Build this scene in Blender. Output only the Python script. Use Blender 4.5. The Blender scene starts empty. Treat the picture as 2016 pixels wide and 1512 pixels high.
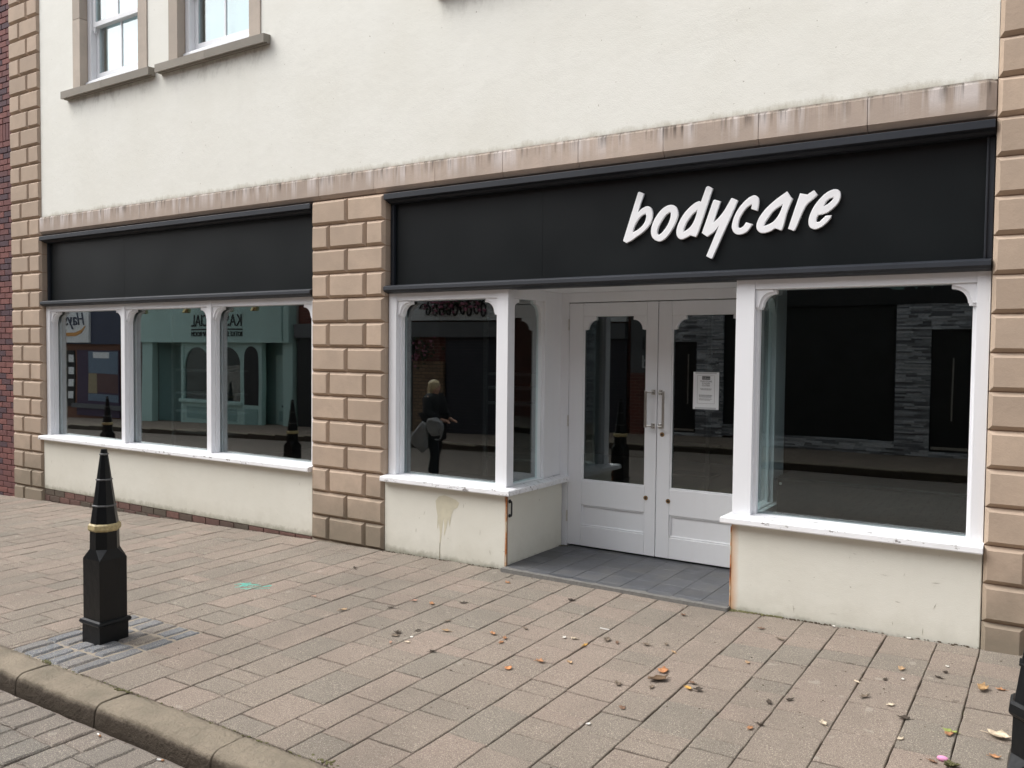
import bpy, bmesh, math, random
from mathutils import Vector, Matrix
R = math.radians
rng = random.Random(11)
scn = bpy.context.scene
col = scn.collection

# ------------------------------------------------------------------ camera
CAM = (0.0, -5.6213, 1.7817)
yaw, pitch, roll = 0.576882, -0.038982, 0.009871
fw = Vector((-math.sin(yaw)*math.cos(pitch), math.cos(yaw)*math.cos(pitch), math.sin(pitch)))
rt = Vector((math.cos(yaw), math.sin(yaw), 0)); up = rt.cross(fw)
r2 = rt*math.cos(roll)+up*math.sin(roll); u2 = -rt*math.sin(roll)+up*math.cos(roll)
cam = bpy.data.cameras.new('camera'); camo = bpy.data.objects.new('camera', cam); col.objects.link(camo)
m3 = Matrix((r2, u2, -fw)).transposed()
camo.matrix_world = Matrix.Translation(CAM) @ m3.to_4x4()
cam.sensor_width = 36; cam.lens = 1660.43/2016*36; cam.clip_end = 500; cam.clip_start = .05
scn.camera = camo

# ------------------------------------------------------------------ sky, sun, exposure
SUN_EL, SUN_ROT = R(52), R(240)
w = bpy.data.worlds.new('World'); scn.world = w; w.use_nodes = True
nt = w.node_tree; nt.nodes.clear()
sky = nt.nodes.new('ShaderNodeTexSky'); sky.sky_type = 'NISHITA'; sky.sun_disc = False
sky.sun_elevation = SUN_EL; sky.sun_rotation = SUN_ROT; sky.dust_density = 4; sky.air_density = 1.0; sky.ozone_density = 1.0
hs = nt.nodes.new('ShaderNodeHueSaturation'); hs.inputs['Saturation'].default_value = .24
bgn = nt.nodes.new('ShaderNodeBackground'); bgn.inputs['Strength'].default_value = .15
wo = nt.nodes.new('ShaderNodeOutputWorld')
nt.links.new(sky.outputs[0], hs.inputs['Color']); nt.links.new(hs.outputs[0], bgn.inputs[0]); nt.links.new(bgn.outputs[0], wo.inputs[0])
sl = bpy.data.lights.new('sun', 'SUN'); sl.energy = 0.9; sl.angle = R(50); sl.color = (1, .985, .96)
so = bpy.data.objects.new('sun', sl); col.objects.link(so)
sd = Vector((math.sin(SUN_ROT)*math.cos(SUN_EL), math.cos(SUN_ROT)*math.cos(SUN_EL), math.sin(SUN_EL)))
so.rotation_euler = sd.to_track_quat('Z', 'Y').to_euler(); so.location = (-4, -12, 14)
scn.view_settings.view_transform = 'Standard'; scn.view_settings.look = 'None'
scn.view_settings.exposure = 1.0; scn.view_settings.gamma = 1
scn.render.resolution_x = 1024; scn.render.resolution_y = 768
try: scn.cycles.max_bounces = 8; scn.cycles.transparent_max_bounces = 12
except Exception: pass

# ------------------------------------------------------------------ ground level
GX = [-60, -10.67, -5.9, -3.7, -1.86, -.3, 4, 20]; GZ = [-1.5, -.15, -.015, .020, .026, .063, .16, .5]
def gl(x):
    if x <= GX[0]: return GZ[0]
    for i in range(len(GX)-1):
        if x <= GX[i+1]:
            t = (x-GX[i])/(GX[i+1]-GX[i]); return GZ[i]+t*(GZ[i+1]-GZ[i])
    return GZ[-1]
def g(x, y): return gl(x)+.01*max(min(y, 0), -3.3)

# ------------------------------------------------------------------ materials
def s2l(c): return tuple(((v/255)/12.92 if v/255 <= .04045 else ((v/255+.055)/1.055)**2.4) for v in c)
MATS = {}
class NT:
    def __init__(s, name):
        s.m = bpy.data.materials.new(name); s.m.use_nodes = True; s.t = s.m.node_tree; s.t.nodes.clear()
        s.out = s.n('ShaderNodeOutputMaterial'); MATS[name] = s.m
    def n(s, t, **k):
        nd = s.t.nodes.new(t)
        for a, b in k.items(): setattr(nd, a, b)
        return nd
    def l(s, a, b): s.t.links.new(a, b)
    def val(s, sock, v):
        if isinstance(v, (int, float)): sock.default_value = v
        elif isinstance(v, tuple): sock.default_value = v if len(v) == 4 or sock.type == 'VECTOR' else v+(1,)
        else: s.l(v, sock)
    def math(s, op, a, b=0.0, c=None, clamp=False):
        nd = s.n('ShaderNodeMath', operation=op); nd.use_clamp = clamp
        s.val(nd.inputs[0], a); s.val(nd.inputs[1], b)
        if c is not None: s.val(nd.inputs[2], c)
        return nd.outputs[0]
    def mix(s, f, a, b, mode='MIX'):
        nd = s.n('ShaderNodeMix', data_type='RGBA', blend_type=mode)
        s.val(nd.inputs[0], f); s.val(nd.inputs[6], a); s.val(nd.inputs[7], b); return nd.outputs[2]
    def pos(s):
        if not hasattr(s, '_p'):
            s._p = s.n('ShaderNodeNewGeometry'); s._x = s.n('ShaderNodeSeparateXYZ'); s.l(s._p.outputs['Position'], s._x.inputs[0])
        return s._p.outputs['Position']
    def xyz(s, i): s.pos(); return s._x.outputs[i]
    def noise(s, scale, detail=3, rough=.55, stretch=None, dist=0.0):
        nd = s.n('ShaderNodeTexNoise'); nd.inputs['Scale'].default_value = scale; nd.inputs['Detail'].default_value = detail
        nd.inputs['Roughness'].default_value = rough; nd.inputs['Distortion'].default_value = dist
        v = s.pos()
        if stretch:
            mp = s.n('ShaderNodeMapping'); mp.inputs['Scale'].default_value = stretch; s.l(v, mp.inputs[0]); v = mp.outputs[0]
        s.l(v, nd.inputs['Vector']); return nd.outputs['Fac']
    def ramp(s, f, a, b, lo=0.0, hi=1.0):
        nd = s.n('ShaderNodeMapRange'); s.val(nd.inputs[0], f); nd.inputs[1].default_value = a; nd.inputs[2].default_value = b
        nd.inputs[3].default_value = lo; nd.inputs[4].default_value = hi; return nd.outputs[0]
    def rnd(s):
        oi = s.n('ShaderNodeObjectInfo'); at = s.n('ShaderNodeAttribute'); at.attribute_name = 'rnd'
        return s.math('FRACT', s.math('ADD', oi.outputs['Random'], at.outputs['Fac']))
    def fin(s, color, rough=.7, bump=None, dist=.002, metal=0.0, spec=.5, strength=1.0):
        b = s.n('ShaderNodeBsdfPrincipled'); s.val(b.inputs['Base Color'], color); s.val(b.inputs['Roughness'], rough)
        b.inputs['Metallic'].default_value = metal; b.inputs['Specular IOR Level'].default_value = spec
        if bump is not None:
            bn = s.n('ShaderNodeBump'); bn.inputs['Distance'].default_value = dist; bn.inputs['Strength'].default_value = strength
            s.l(bump, bn.inputs['Height']); s.l(bn.outputs[0], b.inputs['Normal'])
        s.l(b.outputs[0], s.out.inputs[0]); return s.m

def simple(name, c, rough=.6, var=.0, scale=30, amt=.12, bump=.0006, metal=0.0, spec=.5, rv=.0):
    t = NT(name); nz = t.noise(scale, 4)
    cc = t.mix(1, c, t.mix(t.ramp(nz, .25, .75), (1-amt,)*3, (1+amt,)*3), 'MULTIPLY')
    if rv:
        r = t.rnd(); k = t.ramp(r, 0, 1, 1-rv, 1+rv); cb = t.n('ShaderNodeCombineColor')
        for i in range(3): t.l(k, cb.inputs[i])
        cc = t.mix(1, cc, cb.outputs[0], 'MULTIPLY')
    return t.fin(cc, rough, nz if bump else None, bump or .001, metal, spec)

def mk_render(name, c, dirt, low=None):
    t = NT(name)
    big = t.noise(.9, 4, .6); mid = t.noise(5, 4, .6); fine = t.noise(160, 3, .6); st = t.noise(3, 4, .6, (4.5, 4.5, .35))
    cc = t.mix(t.math('MULTIPLY', t.ramp(big, .42, .66), .75), c, dirt)
    cc = t.mix(t.math('MULTIPLY', t.ramp(st, .55, .8), .12), cc, tuple(v*.86 for v in dirt))
    cc = t.mix(t.math('MULTIPLY', t.ramp(mid, .55, .8), .35), cc, tuple(v*.93 for v in c))
    # scattered chips and scuffs
    sp = t.noise(34, 2, .5); sp2 = t.noise(9, 2, .5, (1, 1, 3))
    cc = t.mix(t.math('MULTIPLY', t.ramp(sp, .735, .76), .55), cc, s2l((150, 143, 126)))
    if low is not None:
        hgt = t.math('ADD', t.xyz(2), t.math('MULTIPLY', t.noise(6, 5, .7), .32))
        cc = t.mix(t.math('MULTIPLY', t.ramp(hgt, .36, .14), .55), cc, low)
        hg2 = t.math('ADD', t.xyz(2), t.math('MULTIPLY', t.noise(14, 5, .7), .12))
        cc = t.mix(t.math('MULTIPLY', t.ramp(hg2, .125, .07), .55), cc, s2l((96, 92, 66)))
    else:
        # sooty mould under the stone sills, rain marks above the band
        mz = t.math('MULTIPLY', t.ramp(t.xyz(2), 4.45, 4.73), t.ramp(t.xyz(2), 4.90, 4.80)); mx_ = None
        for xa, xb in ((-10.03, -8.29), (-8.2, -6.47), (-4.45, -2.7)):
            k = t.math('MULTIPLY', t.ramp(t.xyz(0), xa, xa+.12), t.ramp(t.xyz(0), xb, xb-.12)); mx_ = k if mx_ is None else t.math('ADD', mx_, k)
        mz = t.math('MULTIPLY', mz, mx_)
        cc = t.mix(t.math('MULTIPLY', t.math('MULTIPLY', mz, t.ramp(t.noise(7, 5, .7, (1, 1, .6)), .48, .66)), .55), cc, s2l((150, 146, 134)))
        bz = t.math('ADD', t.xyz(2), t.math('MULTIPLY', t.noise(5, 5, .75, (1.4, 1, .5)), .16)); cc = t.mix(t.math('MULTIPLY', t.ramp(bz, 3.50, 3.45), .6), cc, s2l((168, 160, 140)))
    if low is not None:
        # rust bleeding from the metal corner beads
        for xe, sg in ((-1.858, 1.0), (-3.702, -1.0)):
            dx = t.math('MULTIPLY', t.math('SUBTRACT', t.xyz(0), xe), sg)
            fz = t.math('ADD', dx, t.math('MULTIPLY', t.noise(9, 5, .7, (1, 1, .35)), .05 if sg > 0 else .035))
            on = t.math('MULTIPLY', t.ramp(dx, -.012, -.010), t.ramp(t.xyz(1), .03, .02)); k = .85 if sg > 0 else .6
            cc = t.mix(t.math('MULTIPLY', t.math('MULTIPLY', on, t.ramp(fz, .085 if sg > 0 else .036, .018)), k), cc, s2l((196, 136, 76)))
            cc = t.mix(t.math('MULTIPLY', t.math('MULTIPLY', on, t.ramp(fz, .030, .018)), .8), cc, s2l((120, 66, 36)))
    b = t.math('ADD', t.math('MULTIPLY', fine, .35), t.math('MULTIPLY', mid, 1.2))
    return t.fin(cc, .9, b, .004, spec=.3)
mk_render('render_cream', (.79, .785, .725), (.745, .735, .665))
mk_render('riser_cream', (.705, .69, .615), (.655, .635, .555), (.50, .485, .405))

def mk_stone(name, c, band=False):
    t = NT(name); r = t.rnd()
    n1 = t.noise(4, 4, .6); n2 = t.noise(70, 4, .65); n3 = t.noise(14, 3)
    cc = t.mix(t.ramp(r, 0, 1), tuple(v*.84 for v in c), tuple(min(1, v*1.10) for v in c))
    cc = t.mix(t.math('MULTIPLY', t.ramp(n1, .38, .66), .45), cc, (c[0]*.74, c[1]*.76, c[2]*.78))
    n5 = t.noise(1.1, 5, .7); cc = t.mix(t.math('MULTIPLY', t.ramp(n5, .5, .72), .35), cc, (c[0]*.66, c[1]*.66, c[2]*.66))
    cc = t.mix(t.math('MULTIPLY', t.ramp(n2, .5, .72), .16), cc, tuple(v*.7 for v in c))
    z = t.xyz(2)
    if band:
        stv = t.noise(1, 5, .65, (26, 26, .5)); stw = t.noise(1, 4, .6, (11, 11, .35))
        top = t.math('ADD', t.ramp(z, 3.17, 3.385), t.math('MULTIPLY', t.noise(2.2, 3), .5))
        cc = t.mix(t.math('MULTIPLY', t.math('MULTIPLY', t.ramp(stw, .47, .62), t.ramp(top, .35, .9)), .65), cc, s2l((214, 207, 204)))
        cc = t.mix(t.math('MULTIPLY', t.math('MULTIPLY', t.ramp(stv, .50, .66), t.ramp(top, .7, 1.15)), .85), cc, s2l((70, 62, 56)))
        edge = t.math('ADD', z, t.math('MULTIPLY', t.noise(9, 5, .7), .07))
        cc = t.mix(t.math('MULTIPLY', t.ramp(edge, 3.385, 3.41), .8), cc, s2l((92, 88, 78)))
    else:
        al = t.math('ADD', z, t.math('MULTIPLY', t.noise(3, 5, .7), .9))
        cc = t.mix(t.math('MULTIPLY', t.ramp(al, 1.15, .5), .7), cc, s2l((112, 106, 92)))
    b = t.math('ADD', t.math('MULTIPLY', n2, .5), n3)
    return t.fin(cc, .88, b, .0025, spec=.3)
mk_stone('stone_buff', s2l((184, 164, 145)))
mk_stone('stone_pale', s2l((186, 174, 161)))
mk_stone('stone_band', s2l((182, 166, 153)), True)
mk_stone('stone_grey', s2l((150, 144, 134)))
simple('stone_joint', s2l((150, 122, 100)), .9, scale=40, amt=.2)

def mk_paint(name, c, dirt, amt=.5, rough=.45):
    t = NT(name); st = t.noise(2, 5, .65, (7, 7, .7)); ch = t.noise(22, 5, .7, (1, 1, 1.6)); bg = t.noise(1.7, 3)
    cc = t.mix(t.math('MULTIPLY', t.ramp(st, .5, .78), amt), c, dirt)
    cc = t.mix(t.math('MULTIPLY', t.ramp(bg, .45, .75), amt*.4), cc, tuple(v*.9 for v in c))
    cc = t.mix(t.math('MULTIPLY', t.ramp(ch, .735, .75), .8), cc, s2l((120, 112, 104)))
    return t.fin(cc, rough, t.noise(60, 3, .5, (1, 1, .5)), .0003)
mk_paint('white_paint', (.79, .80, .825), (.70, .69, .68), .22)
mk_paint('white_upvc', (.78, .79, .81), (.62, .61, .60), .4)
mk_paint('grey_upvc', (.70, .71, .72), (.5, .5, .5), .4)
def mk_sillpaint():
    t = NT('sill_paint'); ch = t.noise(16, 5, .75, (.55, 2.2, 1.4)); st = t.noise(5, 4, .7, (1, 6, 6))
    cc = t.mix(t.math('MULTIPLY', t.ramp(st, .5, .75), .4), (.82, .825, .84), (.62, .61, .59))
    cc = t.mix(t.math('MULTIPLY', t.ramp(ch, .585, .615), .8), cc, s2l((118, 112, 106)))
    return t.fin(cc, .5, t.ramp(ch, .60, .68, 1, 0), .003)
mk_sillpaint()
def mk_black(name, c, rough, bump=.0006, spec=.5, mot=1.35):
    t = NT(name); n1 = t.noise(1.3, 4, .6); n2 = t.noise(40, 4, .7, (1, 1, .4))
    cc = t.mix(t.ramp(n1, .3, .7), c, tuple(v*mot for v in c))
    cc = t.mix(t.math('MULTIPLY', t.ramp(n2, .74, .78), .25), cc, s2l((80, 82, 85)))
    rr = t.ramp(n1, .3, .7, rough-.03, rough+.03)
    return t.fin(cc, rr, t.noise(18, 3), bump, spec=spec)
mk_black('fascia_black', (.0058, .0080, .0090), .36, .0001, .30, 1.12)
mk_black('fascia_moulding', (.013, .016, .022), .5, .0006, .4)
mk_black('bollard_black', (.004, .005, .006), .36, .0025, .32)
simple('bollard_gold', s2l((176, 160, 118)), .5, scale=60, amt=.3, bump=.002)
simple('bollard_worn', s2l((92, 93, 94)), .5, scale=60, amt=.4, bump=.001)
simple('letter_white', (.88, .885, .90), .35, scale=8, amt=.03, bump=.0003)

def mk_paver(name, a, b, c):
    t = NT(name); r = t.rnd(); n1 = t.noise(2.1, 4, .6); n2 = t.noise(190, 2, .6); n3 = t.noise(85, 4, .75); n4 = t.noise(240, 1, .5)
    cc = t.mix(t.ramp(r, .0, .55), a, b); cc = t.mix(t.ramp(r, .6, .95), cc, c)
    cc = t.mix(t.math('MULTIPLY', t.ramp(n1, .38, .68), .38), cc, tuple(v*.74 for v in b))
    cc = t.mix(t.math('MULTIPLY', t.ramp(n3, .50, .66), .60), cc, tuple(v*.46 for v in b))
    cc = t.mix(t.math('MULTIPLY', t.ramp(n4, .58, .66), .65), cc, s2l((204, 192, 176)))
    big = t.noise(.55, 5, .65, None, .4); cc = t.mix(t.math('MULTIPLY', t.ramp(big, .44, .66), .42), cc, tuple(v*.62 for v in c))
    gum = t.noise(13, 0, .3); cc = t.mix(t.math('MULTIPLY', t.ramp(gum, .82, .835), .4), cc, s2l((168, 162, 150)))
    spot = t.noise(9, 2, .4); cc = t.mix(t.math('MULTIPLY', t.ramp(spot, .755, .78), .5), cc, s2l((86, 78, 70)))
    bb = t.math('ADD', n3, t.math('MULTIPLY', n2, .8))
    return t.fin(cc, .9, bb, .004, spec=.3)
mk_paver('paver', s2l((143, 128, 117)), s2l((135, 124, 113)), s2l((126, 119, 109)))
mk_paver('road_sett', s2l((134, 124, 115)), s2l((126, 119, 111)), s2l((118, 114, 107)))
mk_paver('blue_sett', s2l((108, 112, 117)), s2l((118, 121, 125)), s2l((132, 122, 110)))
mk_paver('kerb_top', s2l((166, 155, 138)), s2l((158, 150, 134)), s2l((170, 160, 144)))
def mk_kerb():
    t = NT('kerb_stone'); n1 = t.noise(4, 5, .65); n2 = t.noise(60, 4, .7); n3 = t.noise(12, 5, .7)
    cc = t.mix(t.ramp(n1, .35, .7), s2l((146, 135, 119)), s2l((122, 114, 100)))
    cc = t.mix(t.math('MULTIPLY', t.ramp(n2, .5, .75), .35), cc, s2l((100, 94, 82)))
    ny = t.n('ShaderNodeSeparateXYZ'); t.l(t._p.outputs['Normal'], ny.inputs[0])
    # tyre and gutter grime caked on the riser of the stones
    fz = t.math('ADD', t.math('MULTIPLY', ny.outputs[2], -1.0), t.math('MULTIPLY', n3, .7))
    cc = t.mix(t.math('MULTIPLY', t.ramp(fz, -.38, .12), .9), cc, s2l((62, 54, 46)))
    return t.fin(cc, .9, t.math('ADD', n2, t.math('MULTIPLY', n3, 2.0)), .010, spec=.25)
mk_kerb()
def mk_bed():
    t = NT('joint_bed'); n1 = t.noise(7, 4, .7); n2 = t.noise(120, 3, .7)
    cc = t.mix(t.ramp(n1, .58, .68), s2l((72, 62, 52)), s2l((84, 88, 48)))
    cc = t.mix(t.math('MULTIPLY', t.ramp(n2, .45, .7), .5), cc, s2l((48, 41, 34)))
    return t.fin(cc, .95, n2, .004, spec=.2)
mk_bed()
simple('mortar_light', s2l((146, 136, 121)), .95, scale=60, amt=.2, bump=.003)
simple('mortar_brick', s2l((150, 132, 122)), .95, scale=60, amt=.2, bump=.003)
def mk_brick(name, cols):
    t = NT(name); r = t.rnd(); n2 = t.noise(90, 4, .7); n1 = t.noise(18, 3)
    cc = t.mix(t.ramp(r, 0, .45), cols[0], cols[1]); cc = t.mix(t.ramp(r, .55, .8), cc, cols[2])
    cc = t.mix(t.math('MULTIPLY', t.ramp(n1, .4, .7), .35), cc, tuple(v*.6 for v in cols[1]))
    return t.fin(cc, .85, n2, .003, spec=.3)
mk_brick('brick_red', [s2l((132, 88, 82)), s2l((112, 76, 74)), s2l((82, 66, 72))])
mk_brick('brick_plinth', [s2l((118, 88, 80)), s2l((100, 78, 72)), s2l((92, 84, 74))])
def mk_texbrick(name, c1, c2, mc, sx, swap=None, off=.5):
    t = NT(name); bt = t.n('ShaderNodeTexBrick'); mp = t.n('ShaderNodeMapping'); t.l(t.pos(), mp.inputs[0])
    if swap == 'xz': mp.inputs['Rotation'].default_value = (R(-90), 0, 0)
    t.l(mp.outputs[0], bt.inputs['Vector']); bt.inputs['Scale'].default_value = 1
    bt.inputs['Brick Width'].default_value = sx[0]; bt.inputs['Row Height'].default_value = sx[1]; bt.inputs['Mortar Size'].default_value = sx[2]
    bt.offset = off
    bt.inputs['Color1'].default_value = c1+(1,); bt.inputs['Color2'].default_value = c2+(1,); bt.inputs['Mortar'].default_value = mc+(1,)
    return t.fin(bt.outputs['Color'], .9, t.math('SUBTRACT', 1.0, bt.outputs['Fac']), .004, spec=.3)
mk_texbrick('far_brick', s2l((132, 78, 68)), s2l((108, 66, 60)), s2l((140, 124, 112)), (.225, .075, .006), 'xz')
mk_texbrick('buff_brick', s2l((150, 124, 98)), s2l((126, 104, 84)), s2l((90, 78, 66)), (.225, .085, .008), 'xz')
mk_texbrick('road_far', s2l((124, 114, 106)), s2l((114, 107, 100)), s2l((84, 74, 64)), (.25, .18, .006))
mk_texbrick('paving_far', s2l((140, 126, 114)), s2l((130, 119, 108)), s2l((84, 74, 64)), (.30, .24, .005))
def mk_tile():
    t = NT('porch_tile'); r = t.rnd(); n = t.noise(5, 4); n2 = t.noise(90, 3)
    cc = t.mix(t.ramp(r, 0, 1), s2l((84, 86, 90)), s2l((72, 74, 78)))
    cc = t.mix(t.math('MULTIPLY', t.ramp(n, .45, .7), .4), cc, s2l((108, 106, 102)))
    return t.fin(cc, t.ramp(n, .3, .7, .35, .6), n2, .0012)
mk_tile()
simple('tile_grout', s2l((112, 110, 106)), .9, scale=50, amt=.25)

def mk_glass(name, f0=.05, tint=(.84, .90, .90), wav=.0006, sc=1.3):
    t = NT(name); lw = t.n('ShaderNodeLayerWeight'); lw.inputs['Blend'].default_value = .5
    fac = t.math('ADD', t.math('MULTIPLY', t.math('POWER', lw.outputs['Facing'], 2.2), 1-f0), f0, clamp=True)
    bn = t.n('ShaderNodeBump'); bn.inputs['Distance'].default_value = wav; bn.inputs['Strength'].default_value = 1
    t.l(t.noise(sc, 1, .4), bn.inputs['Height'])
    gs = t.n('ShaderNodeBsdfGlossy'); gs.inputs['Roughness'].default_value = 0.0; gs.inputs['Color'].default_value = (.95, .98, .98, 1)
    t.l(bn.outputs[0], gs.inputs['Normal'])
    tr = t.n('ShaderNodeBsdfTransparent'); tr.inputs[0].default_value = tint+(1,)
    mx = t.n('ShaderNodeMixShader'); t.l(fac, mx.inputs[0]); t.l(tr.outputs[0], mx.inputs[1]); t.l(gs.outputs[0], mx.inputs[2])
    t.l(mx.outputs[0], t.out.inputs[0]); return t.m
mk_glass('shop_glass', .085)
mk_glass('sash_glass', .03)
mk_glass('far_glass', .05)
simple('blind_white', (.74, .85, .89), .8, scale=5, amt=.05, bump=0)
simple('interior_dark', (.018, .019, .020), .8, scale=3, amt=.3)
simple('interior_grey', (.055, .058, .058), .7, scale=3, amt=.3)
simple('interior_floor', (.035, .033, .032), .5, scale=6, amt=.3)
simple('cabinet_black', (.010, .011, .012), .35, scale=6, amt=.2)
simple('shelf_metal', (.42, .43, .43), .4, scale=20, amt=.1, metal=.6)
simple('steel', (.62, .61, .58), .28, scale=30, amt=.08, metal=1.0, bump=.0002)
simple('brass_dull', s2l((150, 122, 84)), .4, scale=50, amt=.3, metal=.8)
simple('iron_black', (.014, .014, .015), .5, scale=60, amt=.4, bump=.002)
def mk_rust():
    t = NT('rust_bead'); n = t.noise(9, 5, .7, (1, 1, .6)); n2 = t.noise(60, 4, .7)
    cc = t.mix(t.ramp(n, .40, .56), s2l((206, 196, 168)), s2l((196, 118, 52)))
    cc = t.mix(t.ramp(n, .55, .66), cc, s2l((112, 58, 28))); cc = t.mix(t.math('MULTIPLY', t.ramp(n2, .55, .7), .5), cc, s2l((70, 40, 26)))
    return t.fin(cc, .85, n2, .003)
mk_rust()
def mk_ruststain():
    t = NT('rust_stain'); n = t.noise(7, 5, .65, (1, 1, .35))
    cc = t.mix(t.ramp(n, .40, .66), s2l((208, 190, 150)), s2l((190, 128, 66)))
    return t.fin(cc, .9)
mk_ruststain()
simple('drip_stain', s2l((200, 194, 172)), .6, scale=14, amt=.10, bump=.001)
simple('drip_dark', s2l((126, 118, 98)), .8, scale=20, amt=.3)
simple('paper_white', (.80, .82, .84), .6, scale=8, amt=.03, bump=0)
simple('ink', (.02, .02, .022), .6, amt=.05, bump=0)
simple('ink_grey', (.16, .16, .17), .6, amt=.05, bump=0)
simple('tape', (.58, .60, .62), .25, amt=.05, bump=0)
simple('moss', s2l((92, 90, 58)), .95, scale=80, amt=.4, bump=.004)
simple('debris', s2l((78, 66, 52)), .95, scale=60, amt=.4)
simple('litter_white', (.72, .71, .68), .7, amt=.08, bump=0)
simple('paint_turquoise', s2l((108, 196, 180)), .7, amt=.1, bump=0)
simple('petal_pink', s2l((222, 150, 190)), .7, amt=.1, bump=0)
for k, c in dict(t=(176, 146, 112), o=(168, 122, 86), O=(184, 128, 86), b=(200, 138, 92), p=(206, 190, 166), P=(208, 190, 164), w=(214, 210, 202),
                 g=(120, 106, 90), d=(70, 60, 50), k=(190, 150, 130), y=(214, 166, 84), n=(122, 94, 74), N=(104, 82, 60), T=(172, 138, 96), G=(136, 148, 78)).items():
    simple('leaf_'+('big_' if k.isupper() else '')+k.lower(), s2l(c), .8, scale=70, amt=.35, bump=.003, rv=.12)
# street opposite
mk_paint('teal_paint', s2l((178, 210, 204)), s2l((160, 194, 188)), .4)
mk_paint('teal_dark', s2l((138, 172, 168)), s2l((120, 156, 152)), .4)
simple('navy_fascia', s2l((58, 64, 84)), .5); simple('purple_board', s2l((70, 56, 78)), .6); simple('sign_white', (.74, .76, .76), .5, amt=.04)
simple('swoosh_orange', s2l((206, 150, 84)), .5); simple('timber_brown', s2l((112, 76, 58)), .7, scale=20, amt=.3)
simple('poster_sky', s2l((104, 122, 140)), .5); simple('poster_sand', s2l((150, 138, 110)), .5); simple('poster_red', s2l((92, 66, 66)), .5); simple('poster_green', s2l((70, 104, 84)), .5)
simple('shutter_black', s2l((52, 54, 62)), .5); simple('board_white', (.62, .65, .65), .6, scale=4, amt=.1); simple('grey_beam', s2l((96, 98, 100)), .6)
simple('flower_pink', s2l((150, 92, 112)), .8, rv=.3); simple('leaf_dark', s2l((62, 78, 52)), .8, rv=.3)
def mk_slate():
    t = NT('slate'); r = t.rnd(); n = t.noise(40, 4, .7); cc = t.mix(t.ramp(r, .1, .9), s2l((112, 114, 120)), s2l((216, 218, 222)))
    return t.fin(t.mix(t.math('MULTIPLY', t.ramp(n, .45, .7), .5), cc, s2l((90, 92, 98))), .7, n, .01)
mk_slate()
simple('anthracite', (.012, .013, .015), .35, bump=0); simple('brass_lamp', s2l((206, 190, 140)), .25, metal=1.0, amt=.05); simple('far_dark', (.010, .011, .012), .4, bump=0)
simple('far_stucco', (.52, .50, .46), .9, scale=3, amt=.12); simple('roof_slate', s2l((78, 80, 86)), .8, scale=8, amt=.2)
simple('coat_black', (.012, .012, .014), .8); simple('trouser_black', (.009, .009, .011), .8); simple('skin', s2l((206, 160, 138)), .6, amt=.05)
simple('hair_blond', s2l((214, 194, 156)), .5, scale=60, amt=.3); simple('hair_brown', s2l((92, 66, 50)), .5, scale=60, amt=.3)
simple('bag_grey', s2l((150, 150, 152)), .7, scale=12, amt=.15); simple('shoe_dark', (.02, .02, .02), .5); simple('jacket_brown', s2l((60, 50, 48)), .8)

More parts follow.
